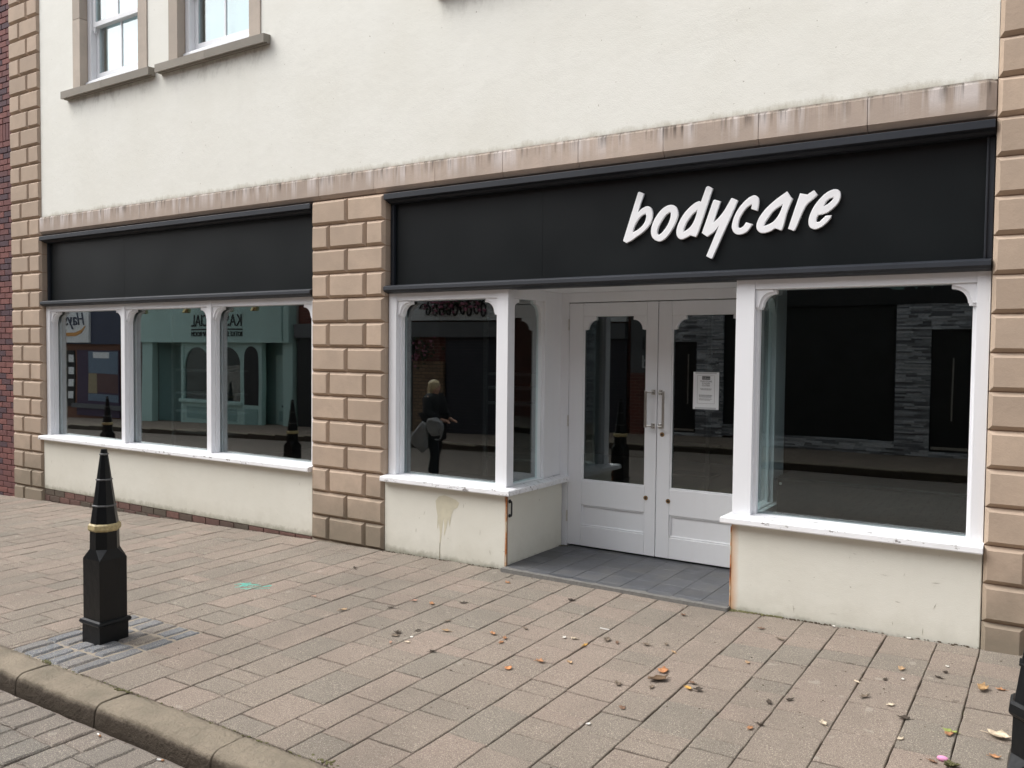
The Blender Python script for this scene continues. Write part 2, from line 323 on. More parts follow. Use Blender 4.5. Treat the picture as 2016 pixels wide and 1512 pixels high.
# ------------------------------------------------------------------ mesh helpers
WL = {}
class MB:
    def __init__(s): s.v = []; s.f = []; s.r = []
    def add(s, vs, fs, r=None):
        o = len(s.v); s.v += [tuple(p) for p in vs]
        for q in fs: s.f.append(tuple(i+o for i in q)); s.r.append(0.0 if r is None else r)
        return s
    def box(s, x0, x1, y0, y1, z0, z1, r=None):
        return s.add([(x0, y0, z0), (x1, y0, z0), (x1, y1, z0), (x0, y1, z0), (x0, y0, z1), (x1, y0, z1), (x1, y1, z1), (x0, y1, z1)],
                     [(0, 3, 2, 1), (4, 5, 6, 7), (0, 1, 5, 4), (1, 2, 6, 5), (2, 3, 7, 6), (3, 0, 4, 7)], r)
    def loops(s, ls, cap0=True, cap1=True, r=None):      # list of equal-length closed loops, lofted
        n = len(ls[0]); vs = [p for l in ls for p in l]; fs = []
        for k in range(len(ls)-1):
            for i in range(n): j = (i+1) % n; fs.append((k*n+i, k*n+j, (k+1)*n+j, (k+1)*n+i))
        if cap0: fs.append(tuple(range(n-1, -1, -1)))
        if cap1: fs.append(tuple((len(ls)-1)*n+i for i in range(n)))
        return s.add(vs, fs, r)
    def prism(s, poly, a, b, axis='y', r=None):          # poly in the two other axes, extruded from a to b
        if axis == 'y': A = [(x, a, z) for x, z in poly]; B = [(x, b, z) for x, z in poly]
        elif axis == 'x': A = [(a, y, z) for y, z in poly]; B = [(b, y, z) for y, z in poly]
        else: A = [(x, y, a) for x, y in poly]; B = [(x, y, b) for x, y in poly]
        return s.loops([A, B], r=r)
    def tube(s, pts, rad, n=8, cap=True):
        pts = [Vector(p) for p in pts]; ls = []
        for i, p in enumerate(pts):
            d = (pts[min(i+1, len(pts)-1)]-pts[max(i-1, 0)]).normalized()
            a = d.orthogonal().normalized() if i == 0 else (ax-d*ax.dot(d)).normalized()
            ax = a; b = d.cross(a); rr = rad[i] if isinstance(rad, (list, tuple)) else rad
            ls.append([p+a*math.cos(2*math.pi*k/n)*rr+b*math.sin(2*math.pi*k/n)*rr for k in range(n)])
        return s.loops(ls, cap, cap)
    def ball(s, c, rx, ry, rz, nu=8, nv=5):
        ls = []
        for k in range(1, nv):
            t = math.pi*k/nv; ls.append([(c[0]+rx*math.sin(t)*math.cos(2*math.pi*i/nu), c[1]+ry*math.sin(t)*math.sin(2*math.pi*i/nu), c[2]-rz*math.cos(t)) for i in range(nu)])
        return s.loops(ls)
    def build(s, name, mat, parent=None, bevel=0, smooth=False, kind=None, origin=None, seg=2):
        xs = [p[0] for p in s.v]; ys = [p[1] for p in s.v]; zs = [p[2] for p in s.v]
        o = origin or ((min(xs)+max(xs))/2, (min(ys)+max(ys))/2, min(zs))
        me = bpy.data.meshes.new(name); me.from_pydata([(p[0]-o[0], p[1]-o[1], p[2]-o[2]) for p in s.v], [], s.f)
        bm = bmesh.new(); bm.from_mesh(me); bmesh.ops.recalc_face_normals(bm, faces=bm.faces); bm.to_mesh(me); bm.free()
        if any(s.r):
            at = me.attributes.new('rnd', 'FLOAT', 'FACE')
            if len(at.data) == len(s.r): at.data.foreach_set('value', s.r)
        me.materials.append(MATS[mat])
        if smooth:
            for q in me.polygons: q.use_smooth = True
        ob = bpy.data.objects.new(name, me); link(ob, o, parent)
        if bevel:
            md = ob.modifiers.new('bevel', 'BEVEL'); md.width = bevel; md.segments = seg; md.limit_method = 'ANGLE'; md.angle_limit = R(35)
        if kind: ob['kind'] = kind
        return ob
def link(ob, o, parent=None):
    col.objects.link(ob); WL[ob.name] = Vector(o); ob.location = o
    if parent is not None:
        ob.parent = parent; ob.matrix_parent_inverse = Matrix.Translation(-WL[parent.name])
def tag(o, label, cat, group=None):
    o['label'] = label; o['category'] = cat
    if group: o['group'] = group
    return o
def empty(name, loc, label, cat, group=None):
    e = bpy.data.objects.new(name, None); e.empty_display_size = .2; link(e, loc); return tag(e, label, cat, group)
def struct(o): o['kind'] = 'structure'; return o
DG = None
def curve_mesh(cu):
    t = bpy.data.objects.new('tmp', cu); col.objects.link(t); dg = bpy.context.evaluated_depsgraph_get(); dg.update()
    me = bpy.data.meshes.new_from_object(t.evaluated_get(dg)); col.objects.unlink(t); bpy.data.objects.remove(t); return me
def text(name, s, size, loc, mat, parent, face='-y', depth=.002, align='LEFT', shear=0.0, width=None, res=3, spacing=1.0):
    cu = bpy.data.curves.new(name, 'FONT'); cu.body = s; cu.size = size; cu.extrude = depth; cu.align_x = align; cu.shear = shear; cu.resolution_u = res
    cu.space_character = spacing
    me = curve_mesh(cu); bpy.data.curves.remove(cu)
    if width:
        xs = [v.co.x for v in me.vertices]; k = width/(max(xs)-min(xs))
        for v in me.vertices: v.co.x *= k
    rot = Matrix.Rotation(R(90), 4, 'X') if face == '-y' else Matrix.Rotation(R(180), 4, 'Z') @ Matrix.Rotation(R(90), 4, 'X')
    me.transform(rot); me.materials.clear(); me.materials.append(MATS[mat])
    ob = bpy.data.objects.new(name, me); link(ob, loc, parent); return ob
def circ(cx, cz, r, a0, a1, n): return [(cx+r*math.cos(R(a0+(a1-a0)*i/n)), cz+r*math.sin(R(a0+(a1-a0)*i/n))) for i in range(n+1)]

# ================================================================== SETTING
def sheet(name, mat, x0, x1, ys, zf, step=.8):
    mb = MB(); n = max(1, int((x1-x0)/step)); vs = []; fs = []; m = len(ys)
    for i in range(n+1):
        x = x0+(x1-x0)*i/n
        for y in ys: vs.append((x, y, zf(x, y)))
    for i in range(n):
        for j in range(m-1): a = i*m+j; fs.append((a, a+m, a+m+1, a+1))
    mb.add(vs, fs); return struct(mb.build(name, mat, origin=(0, 0, 0)))
gr = MB(); gr.add([(-150, -150, -1.9), (150, -150, -1.9), (150, 150, -1.9), (-150, 150, -1.9)], [(0, 1, 2, 3)]); struct(gr.build('ground', 'road_far'))
pavement = sheet('pavement', 'joint_bed', -40, 12, [-3.16, -2.4, -1.6, -.8, .3], lambda x, y: g(x, y)-.012, .4)
road = sheet('road', 'road_far', -60, 20, [-8.1, -6.5, -5, -4.0, -3.2], lambda x, y: gl(x)-.155 if y > -5.5 else gl(x)-.145, .6)
far_pavement = sheet('far_pavement', 'paving_far', -60, 20, [-10.6, -9.5, -8.3], lambda x, y: gl(x)-.02, .6)
kerb = sheet('kerb', 'joint_bed', -40, 12, [-3.22, -3.08], lambda x, y: g(x, y)-.03, .4)

# ---- pavers: strips running from kerb to wall
def project(p):
    d = Vector(p)-Vector(CAM); z = d.dot(fw)
    if z < .2: return None
    return (d.dot(r2)/z*1660.43+1008, 756-d.dot(u2)/z*1660.43, z)
seams = [-4.29, -4.05, -3.82, -3.575, -3.323, -3.06, -2.85, -2.63, -2.357, -2.125, -1.86, -1.631, -1.358, -1.138, -.854, -.575, -.35, -.10, .14, .40, .66, .9, 1.16, 1.39, 1.66, 1.88, 2.15, 2.38, 2.65]
x = -4.29; k = 0
while x > -14.2:
    x -= (.228, .268)[k % 2]+rng.uniform(-.008, .008); seams.insert(0, x); k += 1
def piece(mb, x0, x1, y0, y1, zf, c=.004, dz=0.0, jit=.002, r=None, depth=.05, sub=3):
    cs = [(x0, y0), (x1, y0), (x1, y1), (x0, y1)]; q = []
    for i in range(4):
        (a, b), (a2, b2) = cs[i], cs[(i+1) % 4]
        for k in range(sub): t = k/sub; q.append((a+(a2-a)*t+rng.uniform(-jit, jit), b+(b2-b)*t+rng.uniform(-jit, jit)))
    tx, ty = rng.gauss(0, .0035), rng.gauss(0, .0035); cx, cy = (x0+x1)/2, (y0+y1)/2; hx, hy = (x1-x0)/2, (y1-y0)/2
    def Z(a, b): return zf(a, b)+dz+(a-cx)*tx+(b-cy)*ty
    A = [(a, b, Z(a, b)-depth) for a, b in q]; B = [(a, b, Z(a, b)-c*.9) for a, b in q]
    C = [(cx+(a-cx)*(1-c/hx), cy+(b-cy)*(1-c/hy), Z(a, b)) for a, b in q]
    return mb.loops([A, B, C], cap0=False, r=rng.random() if r is None else r)
PX0, PX1, PY0, PY1 = -5.235, -4.495, -3.07, -2.262
pav = []
for i in range(len(seams)-1):
    a, b = seams[i]+.0022, seams[i+1]-.0022
    y = rng.uniform(-.02, .0)
    while y > -3.06:
        ln = rng.choice((.125, .16, .19, .235, .235, .27, .30, .36, .36)); y1 = y-ln
        if y1 < -2.97: y1 = -3.062
        gw = rng.uniform(0, .0016); cg = rng.choice((.002, .0028, .0035, .004)); aa, bb, t0, t1 = a+gw, b-gw, y1+cg, y-cg
        y = y1
        if b <= PX0 or a >= PX1 or t0 >= PY1: pav.append((aa, bb, t0, t1)); continue
        if t1 > PY1+.03: pav.append((aa, bb, PY1+.005, t1)); t1 = PY1-.004
        if aa < PX0-.03: pav.append((aa, PX0-.005, t0, t1))
        if bb > PX1+.03: pav.append((PX1+.005, bb, t0, t1))
def score(t):
    p = project(((t[0]+t[1])/2, (t[2]+t[3])/2, g((t[0]+t[1])/2, (t[2]+t[3])/2)))
    if p is None or not (-60 < p[0] < 2076 and p[1] < 1570): return -1
    return (t[1]-t[0])*(t[3]-t[2])/p[2]**3
pav.sort(key=score, reverse=True)
rest = MB()
for i, t in enumerate(pav):
    dz = rng.gauss(0, .0012)
    if i < 290 and score(t) > 0:
        m = MB(); piece(m, *t, g, dz=dz); m.build('paver', 'paver', pavement)
    else: piece(rest, *t, g, dz=dz)
rest.build('distant_pavers', 'paver', pavement, kind='stuff')
# ---- blue setts round the bollard
mbm = MB(); mbm.add([(PX0, PY0, g(PX0, PY0)-.004), (PX1, PY0, g(PX1, PY0)-.004), (PX1, PY1, g(PX1, PY1)-.004), (PX0, PY1, g(PX0, PY1)-.004)], [(0, 1, 2, 3)])
mbm.build('mortar_bed', 'mortar_light', pavement)
BX, BY = -4.905, -2.665
ys = [PY1, -2.455, -2.65, -2.86, PY0]
for j in range(4):
    xx = PX0+.004+(j % 2)*-.0
    wds = [.118, .13, .112, .125, .122, .128]; rng.shuffle(wds); kk = (PX1-PX0-.008)/sum(wds)
    for wv in wds:
        x1 = xx+wv*kk
        m = MB(); yo = rng.uniform(-.012, .012) if 0 < j < 3 else 0
        piece(m, xx+.009, x1-.009, ys[j+1]+.008+(yo if j < 3 else .0), ys[j]-.008, g, c=.014, dz=rng.uniform(.001, .009), jit=.008, depth=.03)
        m.build('sett', 'blue_sett', pavement); xx = x1
# ---- kerb stones
kj = [-12.9, -12.0, -11.1, -10.2, -9.3, -8.42, -7.5, -6.62, -5.7, -4.79, -4.03, -3.115, -2.2, -1.32, -.4, .52, 1.4, 2.3, 3.2]
for i in range(len(kj)-1):
    a, b = kj[i]+.005, kj[i+1]-.005; m = MB(); ls = []
    n = 9
    for q in range(n+1):
        xx = a+(b-a)*q/n; e = .005 if q in (0, n) else 0; wv = rng.uniform(-.009, .009); zt = g(xx, -3.15)+rng.uniform(-.003, .003)
        hz = lambda k: rng.uniform(-k, k)
        prof = [(-3.062+hz(.006), zt-.22), (-3.064+hz(.004), zt-.012-e), (-3.067+hz(.004), zt-.001-e), (-3.10, zt+hz(.002)-e*.6), (-3.15, zt+hz(.002)-e*.6), (-3.20, zt-.001+hz(.002)-e*.6), (-3.216+wv*.3, zt-.003-e*.5),
                (-3.234+wv*.5, zt-.010+wv*.2-e*.5), (-3.247+wv*.7, zt-.024+wv*.3), (-3.254+wv*.7, zt-.042), (-3.257+wv*.6, zt-.06), (-3.260+wv*.4, zt-.10), (-3.262, zt-.22)]
        ls.append([(xx, y, z) for y, z in prof])
    m.loops(ls[:1]+[[(p[0]+.0015, p[1], p[2]) for p in ls[0]]]+ls[1:-1]+[[(p[0]-.0015, p[1], p[2]) for p in ls[-1]]]+ls[-1:]); o = m.build('kerb_stone', 'kerb_stone', kerb, smooth=True)
fk = MB()
for i in range(60):
    a = -50+i*1.0; b = a+.99; zt = gl(a+.5)-.015
    fk.box(a, b, -8.33, -8.1, zt-.3, zt)
fk.build('far_kerb', 'kerb_stone', kerb, bevel=.02)
# ---- road setts beside the kerb
rs = [-3.268]
while rs[-1] > -4.15: rs.append(rs[-1]-rng.choice((.165, .19, .235)))
cnt = 0
xx = -6.3; rsx = [xx]
while rsx[-1] < -2.2: rsx.append(rsx[-1]+.178)
for i in range(len(rsx)-1):
    y = -3.268-rng.uniform(0, .008)
    while y > -4.1:
        ln = rng.choice((.13, .17, .17, .22, .22)); m = MB()
        piece(m, rsx[i]+.005, rsx[i+1]-.005, y-ln+.004, y-.004, lambda p, q: gl(p)-.03-.112, c=.009, dz=rng.gauss(0, .0025), jit=.005)
        m.build('road_sett', 'road_sett', road); y -= ln
# ---- porch tiles
PZ = .055
porch = MB(); porch.box(-3.705, -1.855, -.07, .95, -.2, PZ-.006)
porch = struct(porch.build('porch_floor', 'tile_grout'))
tx = [-3.70, -3.50, -3.29, -3.09, -2.88, -2.68, -2.47, -2.27, -2.06, -1.862]; ty = [-.068, .03, .235, .44, .645, .85, .94]
for i in range(len(tx)-1):
    for j in range(len(ty)-1):
        m = MB(); piece(m, tx[i]+.0015, tx[i+1]-.0015, ty[j]+.0015, ty[j+1]-.0015, lambda p, q: PZ-.001+(0 if q > -.03 else -.012), c=.0015, jit=.0005, depth=.012)
        m.build('tile', 'porch_tile', porch)

# ================================================================== SHOP BUILDING
shop = empty('shop_building', (-5.5, .5, 0), 'cream rendered building with buff stone piers and a closed white framed shopfront', 'building')
ZB, CO = 3.15, .225
# ---- upper wall, pierced by three sash windows
OP = [(-9.734, -8.60), (-7.90, -6.775), (-4.15, -3.02)]; WT = 6.75; WB = 4.80
wall = MB(); xs = [-10.632]+[v for o in OP for v in (o[0]-.155, o[1]+.165)]+[-.352]
wall.box(-10.632, -.352, .004, .30, 3.37, 4.80)
for i in range(0, len(xs), 2): wall.box(xs[i], xs[i+1], .004, .30, 4.80, WT+.2)
wall.box(-10.632, -.352, .004, .30, WT+.2, 9.4)
wall = wall.build('wall', 'render_cream', shop)
ew = MB(); ew.box(.552, 6.0, .004, .30, -.3, 9.4); ew.build('side_wall', 'render_cream', shop)
rf = MB(); rf.prism([(-.25, 9.4), (-.25, 9.55), (5, 12.2), (10.2, 9.55), (10.2, 9.4)], -11.4, 6.1, 'x'); rf.build('roof', 'roof_slate', shop)
bk = MB(); bk.box(-11.33, -11.1, .32, 10, -1, 9.4); bk.box(.95, 1.5, .32, 10, -1, 9.4); bk.box(-11.1, .95, 9.8, 10, -1, 9.4); bk.box(-11.1, .95, .32, 9.8, 2.95, 3.1)
bk.build('rear_wall', 'far_stucco', shop)
# ---- piers
def quoin(m, x0, x1, z0, z1, ce=.024, yf=-.027, yb=.17, lo=None):
    jt = .003; J = lambda: rng.uniform(-.0022, .0022)
    a, b, c, d = x0+jt, x1-jt, z0+jt, z1-jt
    def rc(e, y): return [(a+e+(J() if e else 0), y+(J()*.6 if e else 0), c+e+(J() if e else 0)), (b-e+(J() if e else 0), y, c+e+(J() if e else 0)), (b-e+(J() if e else 0), y, d-e+(J() if e else 0)), (a+e+(J() if e else 0), y, d-e+(J() if e else 0))]
    return m.loops([rc(0, yb), rc(0, .002), rc(ce, yf)], cap0=False)
def pier(x0, x1, rows, ztop, core_y=.006):
    c = MB(); c.box(x0+.006, x1-.006, core_y, .30, -.9, ztop); p = c.build('pier', 'stone_joint', shop)
    k = 0; z = ZB
    n_up = int(round((ztop-ZB)/CO)); 
    for kk in range(-n_up, 17):
        zt = ZB-kk*CO; zb = zt-CO
        if zt < -.12: break
        for (a, b) in rows[kk % 2]:
            m = MB(); quoin(m, x0+a, x0+b, zb, zt); m.build('quoin_block', 'stone_buff', p)
    return p
pier(-11.335, -10.632, [[(0, .26), (.26, .703)], [(0, .44), (.44, .703)]], ZB+15*CO)
pier(-5.897, -4.994, [[(0, .4515), (.4515, .903)], [(0, .2257), (.2257, .677), (.677, .903)]], ZB)
pier(-.352, .55, [[(0, .4515), (.4515, .902)], [(0, .2257), (.2257, .677), (.677, .902)]], ZB+9*CO)
# ---- stone band
bc = MB(); bc.box(-10.632, -.352, .03, .30, 3.15, 3.372); band = bc.build('stone_band', 'stone_joint', shop)
bj = [-10.631, -9.949, -9.242, -8.554, -7.867, -7.176, -6.49, -5.791, -5.111, -4.431, -3.752, -3.072, -2.393, -1.722, -1.047, -.353]
for i in range(len(bj)-1):
    m = MB(); e0, e1 = bj[i]+.002, bj[i+1]-.002; ls = []
    last = i == len(bj)-2
    for xx, k in ((e0, 0), (e1-.05 if last else e1, 0), (e1, 1)) if last else ((e0, 0), (e1, 0)):
        yy = -.026 if not k else .006
        ls.append([(xx, .03, 3.155), (xx, .004, 3.162), (xx, yy, 3.196), (xx, yy, 3.352), (xx, yy+.012, 3.374), (xx, .03, 3.382)])
    m.loops(ls); m.build('band_stone', 'stone_band', band)
# ---- upper sash windows
def sash_window(x0, x1, full=True):
    fm = MB()
    fm.box(x0+.004, x0+.075, .085, .22, 4.865, WT); fm.box(x1-.075, x1-.004, .085, .22, 4.865, WT); fm.box(x0+.075, x1-.075, .085, .22, WT-.07, WT)
    fm.prism([(.055, 4.866), (.055, 4.885), (.10, 4.925), (.22, 4.925), (.22, 4.866)], x0+.004, x1-.004, 'x')
    wn = fm.build('sash_window', 'white_upvc', shop, bevel=.004)
    a, b = x0+.076, x1-.076; zm = 5.53
    lo = MB(); y0, y1 = .150, .185
    lo.box(a, a+.05, y0, y1, 4.927, zm+.05); lo.box(b-.05, b, y0, y1, 4.927, zm+.05); lo.box(a+.05, b-.05, y0, y1, 4.927, 5.005); lo.box(a+.05, b-.05, y0, y1, zm, zm+.05)
    mid = (a+b)/2; lo.box(mid-.011, mid+.011, y0+.006, y1-.003, 5.005, zm); lo.build('lower_sash', 'white_upvc', wn, bevel=.004)
    us = MB(); y0, y1 = .108, .145
    us.box(a, a+.05, y0, y1, zm, WT-.072); us.box(b-.05, b, y0, y1, zm, WT-.072); us.box(a+.05, b-.05, y0, y1, zm, zm+.055); us.box(mid-.011, mid+.011, y0+.006, y1-.003, zm+.055, WT-.072)
    for xa in (a, b-.05):
        us.prism([(xa, zm-.001), (xa+.05, zm-.001), (xa+.047, zm-.03), (xa+.033, zm-.05), (xa+.036, zm-.068), (xa+.014, zm-.068), (xa+.017, zm-.05), (xa+.003, zm-.03)], y0+.002, y1-.002)
    us.build('upper_sash', 'white_upvc', wn, bevel=.003)
    for p, q in ((a+.049, mid-.010), (mid+.010, b-.049)):
        m = MB(); m.box(p, q, .166, .170, 5.004, zm+.002); m.build('pane', 'sash_glass', wn)
        m = MB(); m.box(p, q, .124, .128, zm+.054, WT-.073); m.build('pane', 'sash_glass', wn)
    bl = MB(); bl.box(a+.10, b-.03, .215, .22, 4.99, WT-.08); bl.build('blind', 'blind_white', wn)
    dk = MB(); dk.box(x0+.004, x1-.004, .27, .30, 4.80, WT); dk.build('back_panel', 'interior_grey', wn)
    for p, q in ((x0-.155, x0), (x1, x1+.165)):
        for zz in ((4.802, 5.62), (5.624, 6.4), (6.404, WT+.2)):
            m = MB(); m.box(p+.001, q-.001, -.008, .29, zz[0], zz[1]); m.build('jamb_stone', 'stone_pale', wn, bevel=.003)
    m = MB(); m.box(x0+.001, x1-.001, -.012, .29, WT+.004, WT+.2); m.build('lintel_stone', 'stone_pale', wn, bevel=.003)
    s0, s1 = x0-.29, x1+.30; sm = (s0+s1)/2-.03
    for p, q in ((s0, sm-.002), (sm+.002, s1)):
        m = MB(); m.prism([(-.082, 4.712), (-.082, 4.795), (.02, 4.803), (.09, 4.862), (.22, 4.862), (.22, 4.712), (.0, 4.712), (-.04, 4.712), (-.044, 4.722), (-.056, 4.722), (-.06, 4.712)], p, q, 'x')
        m.build('sill_stone', 'stone_grey', wn)
for o in OP: sash_window(*o)

# ---- stall risers, plinth bricks
ZS = .628
r = MB(); r.box(-10.63, -5.899, .0, .14, .008, ZS); riserL = r.build('stall_riser', 'riser_cream', shop, bevel=.004)
r = MB(); r.prism([(-4.992, 0), (-3.702, 0), (-3.702, .905), (-3.85, .905), (-3.85, .15), (-4.992, .15)], -.2, ZS, 'z'); riserM = r.build('stall_riser', 'riser_cream', shop, bevel=.006)
r = MB(); r.prism([(-1.858, 0), (-.354, 0), (-.354, .15), (-1.71, .15), (-1.71, .905), (-1.858, .905)], -.2, ZS, 'z'); riserR = r.build('stall_riser', 'riser_cream', shop, bevel=.006)
c = MB(); c.box(-10.63, -5.899, .012, .14, -.6, .007); pl = c.build('plinth', 'mortar_brick', shop)
for row in range(2):
    z1 = .0-row*.075; xx = -10.628-(.11 if row else 0)
    while xx < -5.905:
        a, b = max(xx, -10.626), min(xx+.215, -5.903)
        if b-a > .03: m = MB(); m.box(a+.0, b, .003, .10, z1-.066, z1); m.build('brick', 'brick_plinth', pl, bevel=.003, seg=1)
        xx += .225
# rust beads, hook, drip stain
m = MB(); m.box(-3.7035, -3.698, -.003, .006, -.02, ZS-.03); m.build('corner_bead', 'rust_bead', riserM)
m = MB(); m.box(-1.862, -1.8555, -.003, .006, -.02, ZS-.03); m.build('corner_bead', 'rust_bead', riserR)
def stain(pts, y, nm, mt, par):
    m = MB(); m.loops([[(a, y-.0012, z) for a, z in pts], [(a, y-.0004, z) for a, z in pts]]); return m.build(nm, mt, par)
dp = [(-4.42, .505), (-4.385, .545), (-4.325, .562), (-4.26, .548), (-4.205, .535), (-4.17, .512), (-4.19, .47), (-4.23, .45), (-4.252, .40), (-4.262, .34), (-4.27, .30), (-4.278, .33), (-4.285, .37), (-4.300, .30), (-4.322, .225),
      (-4.33, .215), (-4.325, .30), (-4.333, .37), (-4.345, .30), (-4.358, .20), (-4.368, .14), (-4.374, .15), (-4.372, .24), (-4.385, .33), (-4.395, .27), (-4.401, .275), (-4.398, .38), (-4.412, .44)]
stain(dp, 0, 'drip_stain', 'drip_stain', riserM)
stain([(-4.376, .02), (-4.370, .02), (-4.3685, .15), (-4.374, .155)], 0, 'drip_stain', 'drip_dark', riserM)
m = MB(); m.tube([(-3.695, .035, .57), (-3.675, .035, .57), (-3.672, .035, .555), (-3.672, .035, .47), (-3.675, .035, .455), (-3.695, .035, .455)], .007, 8)
m.ball((-3.69, .035, .572), .010, .016, .018); m.ball((-3.69, .035, .455), .010, .014, .016); m.build('iron_handle', 'iron_black', riserM)

for par, xa, xb, n in ((riserL, -10.5, -6.0, 9), (riserM, -4.9, -3.8, 6), (riserR, -1.7, -.45, 12)):
    for i in range(n):
        a, z = rng.uniform(xa, xb), rng.uniform(.10, .55); l, th = rng.uniform(.012, .06), rng.choice((1.2, 1.5, 1.7, .1, -.15)); wd = rng.uniform(.0006, .0016)
        d = (math.cos(th)*l/2, math.sin(th)*l/2); nn = (-math.sin(th)*wd, math.cos(th)*wd)
        stain([(a-d[0], z-d[1]), (a+nn[0], z+nn[1]), (a+d[0], z+d[1]), (a-nn[0]*.6, z-nn[1]*.6)], 0, 'scuff_mark', 'drip_dark', par)
# ---- shopfront timber
GZ0, GZ1, HB, HT = .685, 2.25, 2.213, 2.30
YF, YG = .04, .14
def bracket_poly(xa, s, zt, W=.135, H=.135, rr=.088, lip=.016):
    # shaped corner bracket: hugs post at xa (s=+1: to the right of the post), under zt
    pts = [(xa, zt), (xa+s*W, zt), (xa+s*W, zt-(H-lip-rr)), ]
    cxx, czz = xa+s*W, zt-H+lip
    for i in range(9):
        a = 90+90*i/8; pts.append((cxx+s*math.cos(R(a))*rr, czz+math.sin(R(a))*rr))
    pts += [(cxx-s*(rr+.006), zt-H+lip), (cxx-s*(rr+.006), zt-H), (xa, zt-H)]
    return pts
def add_brackets(parent, xa, xb, zt, y0, y1, axis='y'):
    for (e, s) in ((xa, 1), (xb, -1)):
        m = MB(); m.prism(bracket_poly(e, s, zt), y0, y1, axis); m.build('corner_bracket', 'white_paint', parent, bevel=.004)
        m = MB(); m.prism([(a-s*.0, b) for a, b in bracket_poly(e, s, zt, .118, .12, .088, .014)], y0-.012, y0-.0005, axis); m.build('corner_bracket', 'white_paint', parent, bevel=.003)
def sill_board(parent, x0, x1):
    m = MB(); m.prism([(-.058, ZS-.002), (-.062, ZS+.006), (-.060, ZS+.036), (-.052, ZS+.042), (.035, ZS+.052), (.16, ZS+.052), (.16, ZS-.002)], x0, x1, 'x'); return m.build('sill', 'sill_paint', parent)
# left front: three lights
fm = MB(); XL, XR = -10.625, -5.903
fm.box(XL, -10.545, YF, .19, ZS+.053, HT); fm.box(XR-.05, XR, YF, .19, ZS+.053, HT)
mull = [(-9.035, -8.963), (-7.503, -7.431)]
lights = [(-10.545, -9.035), (-8.963, -7.503), (-7.431, XR-.05)]
for a, b in mull: fm.box(a, b, YF, .19, ZS+.053, HT)
for a, b in lights:
    fm.box(a, b, YF+.006, .19, HB, HT); fm.box(a, b, YF+.02, .19, ZS+.053, GZ0)
    fm.box(a, a+.022, YF+.045, .135, GZ0, HB); fm.box(b-.022, b, YF+.045, .135, GZ0, HB)
swL = fm.build('shop_window', 'white_paint', shop, bevel=.005)
for a, b in lights:
    m = MB(); m.box(a+.005, b-.005, YG, YG+.006, GZ0-.01, HB+.02); m.build('pane', 'shop_glass', swL)
    add_brackets(swL, a+.0005, b-.0005, HB-.0005, YF+.03, YF+.085)
sill_board(swL, -10.655, -5.90)
# centre bay with return
def corner_bay(front_x, post_x, ret_x, sgn):
    # front_x: (x of pier-side post, its inner edge); post_x: corner post extents; ret_x: outer plane of the return; sgn +1 when the return faces +x
    fm = MB(); a0, a1 = front_x; p0, p1 = post_x
    fm.box(min(a0, a1), max(a0, a1), YF, .19, ZS+.053, HT); fm.box(p0, p1, YF, .14, ZS+.053, HT)
    l0, l1 = (a1, p0) if sgn > 0 else (p1, a1)
    fm.box(l0, l1, YF+.006, .19, HB, HT); fm.box(l0, l1, YF+.02, .19, ZS+.053, GZ0)
    fm.box(l0, l0+.022, YF+.045, .135, GZ0, HB); fm.box(l1-.022, l1, YF+.045, .135, GZ0, HB)
    xi, xo = (ret_x-.10, ret_x-.012) if sgn > 0 else (ret_x+.012, ret_x+.10)
    fm.box(xi, xo, .14, .62, HB, HT); fm.box(xi, xo, .14, .62, ZS+.053, GZ0); fm.box(xi-(0 if sgn < 0 else .0), xo, .62, .745, ZS+.053, HT)
    pn = MB(); pn.box(min(xi, xo)+.01, max(xi, xo)-.012*1, .745, .93, ZS+.053, HT); 
    xg = (xi+xo)/2-.012*sgn
    fm.box(min(xg, xg+.03*sgn)-.002, max(xg, xg+.03*sgn), .598, .62, GZ0, HB); fm.box(min(xg, xg+.03*sgn)-.002, max(xg, xg+.03*sgn), .14, .155, GZ0, HB)
    sw = fm.build('shop_window', 'white_paint', shop, bevel=.005)
    pn.build('side_panel', 'white_paint', sw, bevel=.003)
    m = MB(); m.box(l0+.005, l1-.005, YG, YG+.006, GZ0-.01, HB+.02); m.build('pane', 'shop_glass', sw)
    m = MB(); m.box(xg-.003, xg+.003, .142, .61, GZ0-.01, HB+.02); m.build('pane', 'shop_glass', sw)
    add_brackets(sw, l0+.0005, l1-.0005, HB-.0005, YF+.03, YF+.085)
    for (e, s) in ((.1405, 1), (.6195, -1)):
        m = MB(); m.prism(bracket_poly(e, s, HB-.0005, .11, .135), xi+.004 if sgn > 0 else xi+.03, xo-.03 if sgn > 0 else xo-.004, 'x'); m.build('corner_bracket', 'white_paint', sw, bevel=.004)
    return sw
swM = corner_bay((-4.988, -4.903), (-3.838, -3.728), -3.715, 1)
swR = corner_bay((-.356, -.428), (-1.868, -1.742), -1.855, -1)
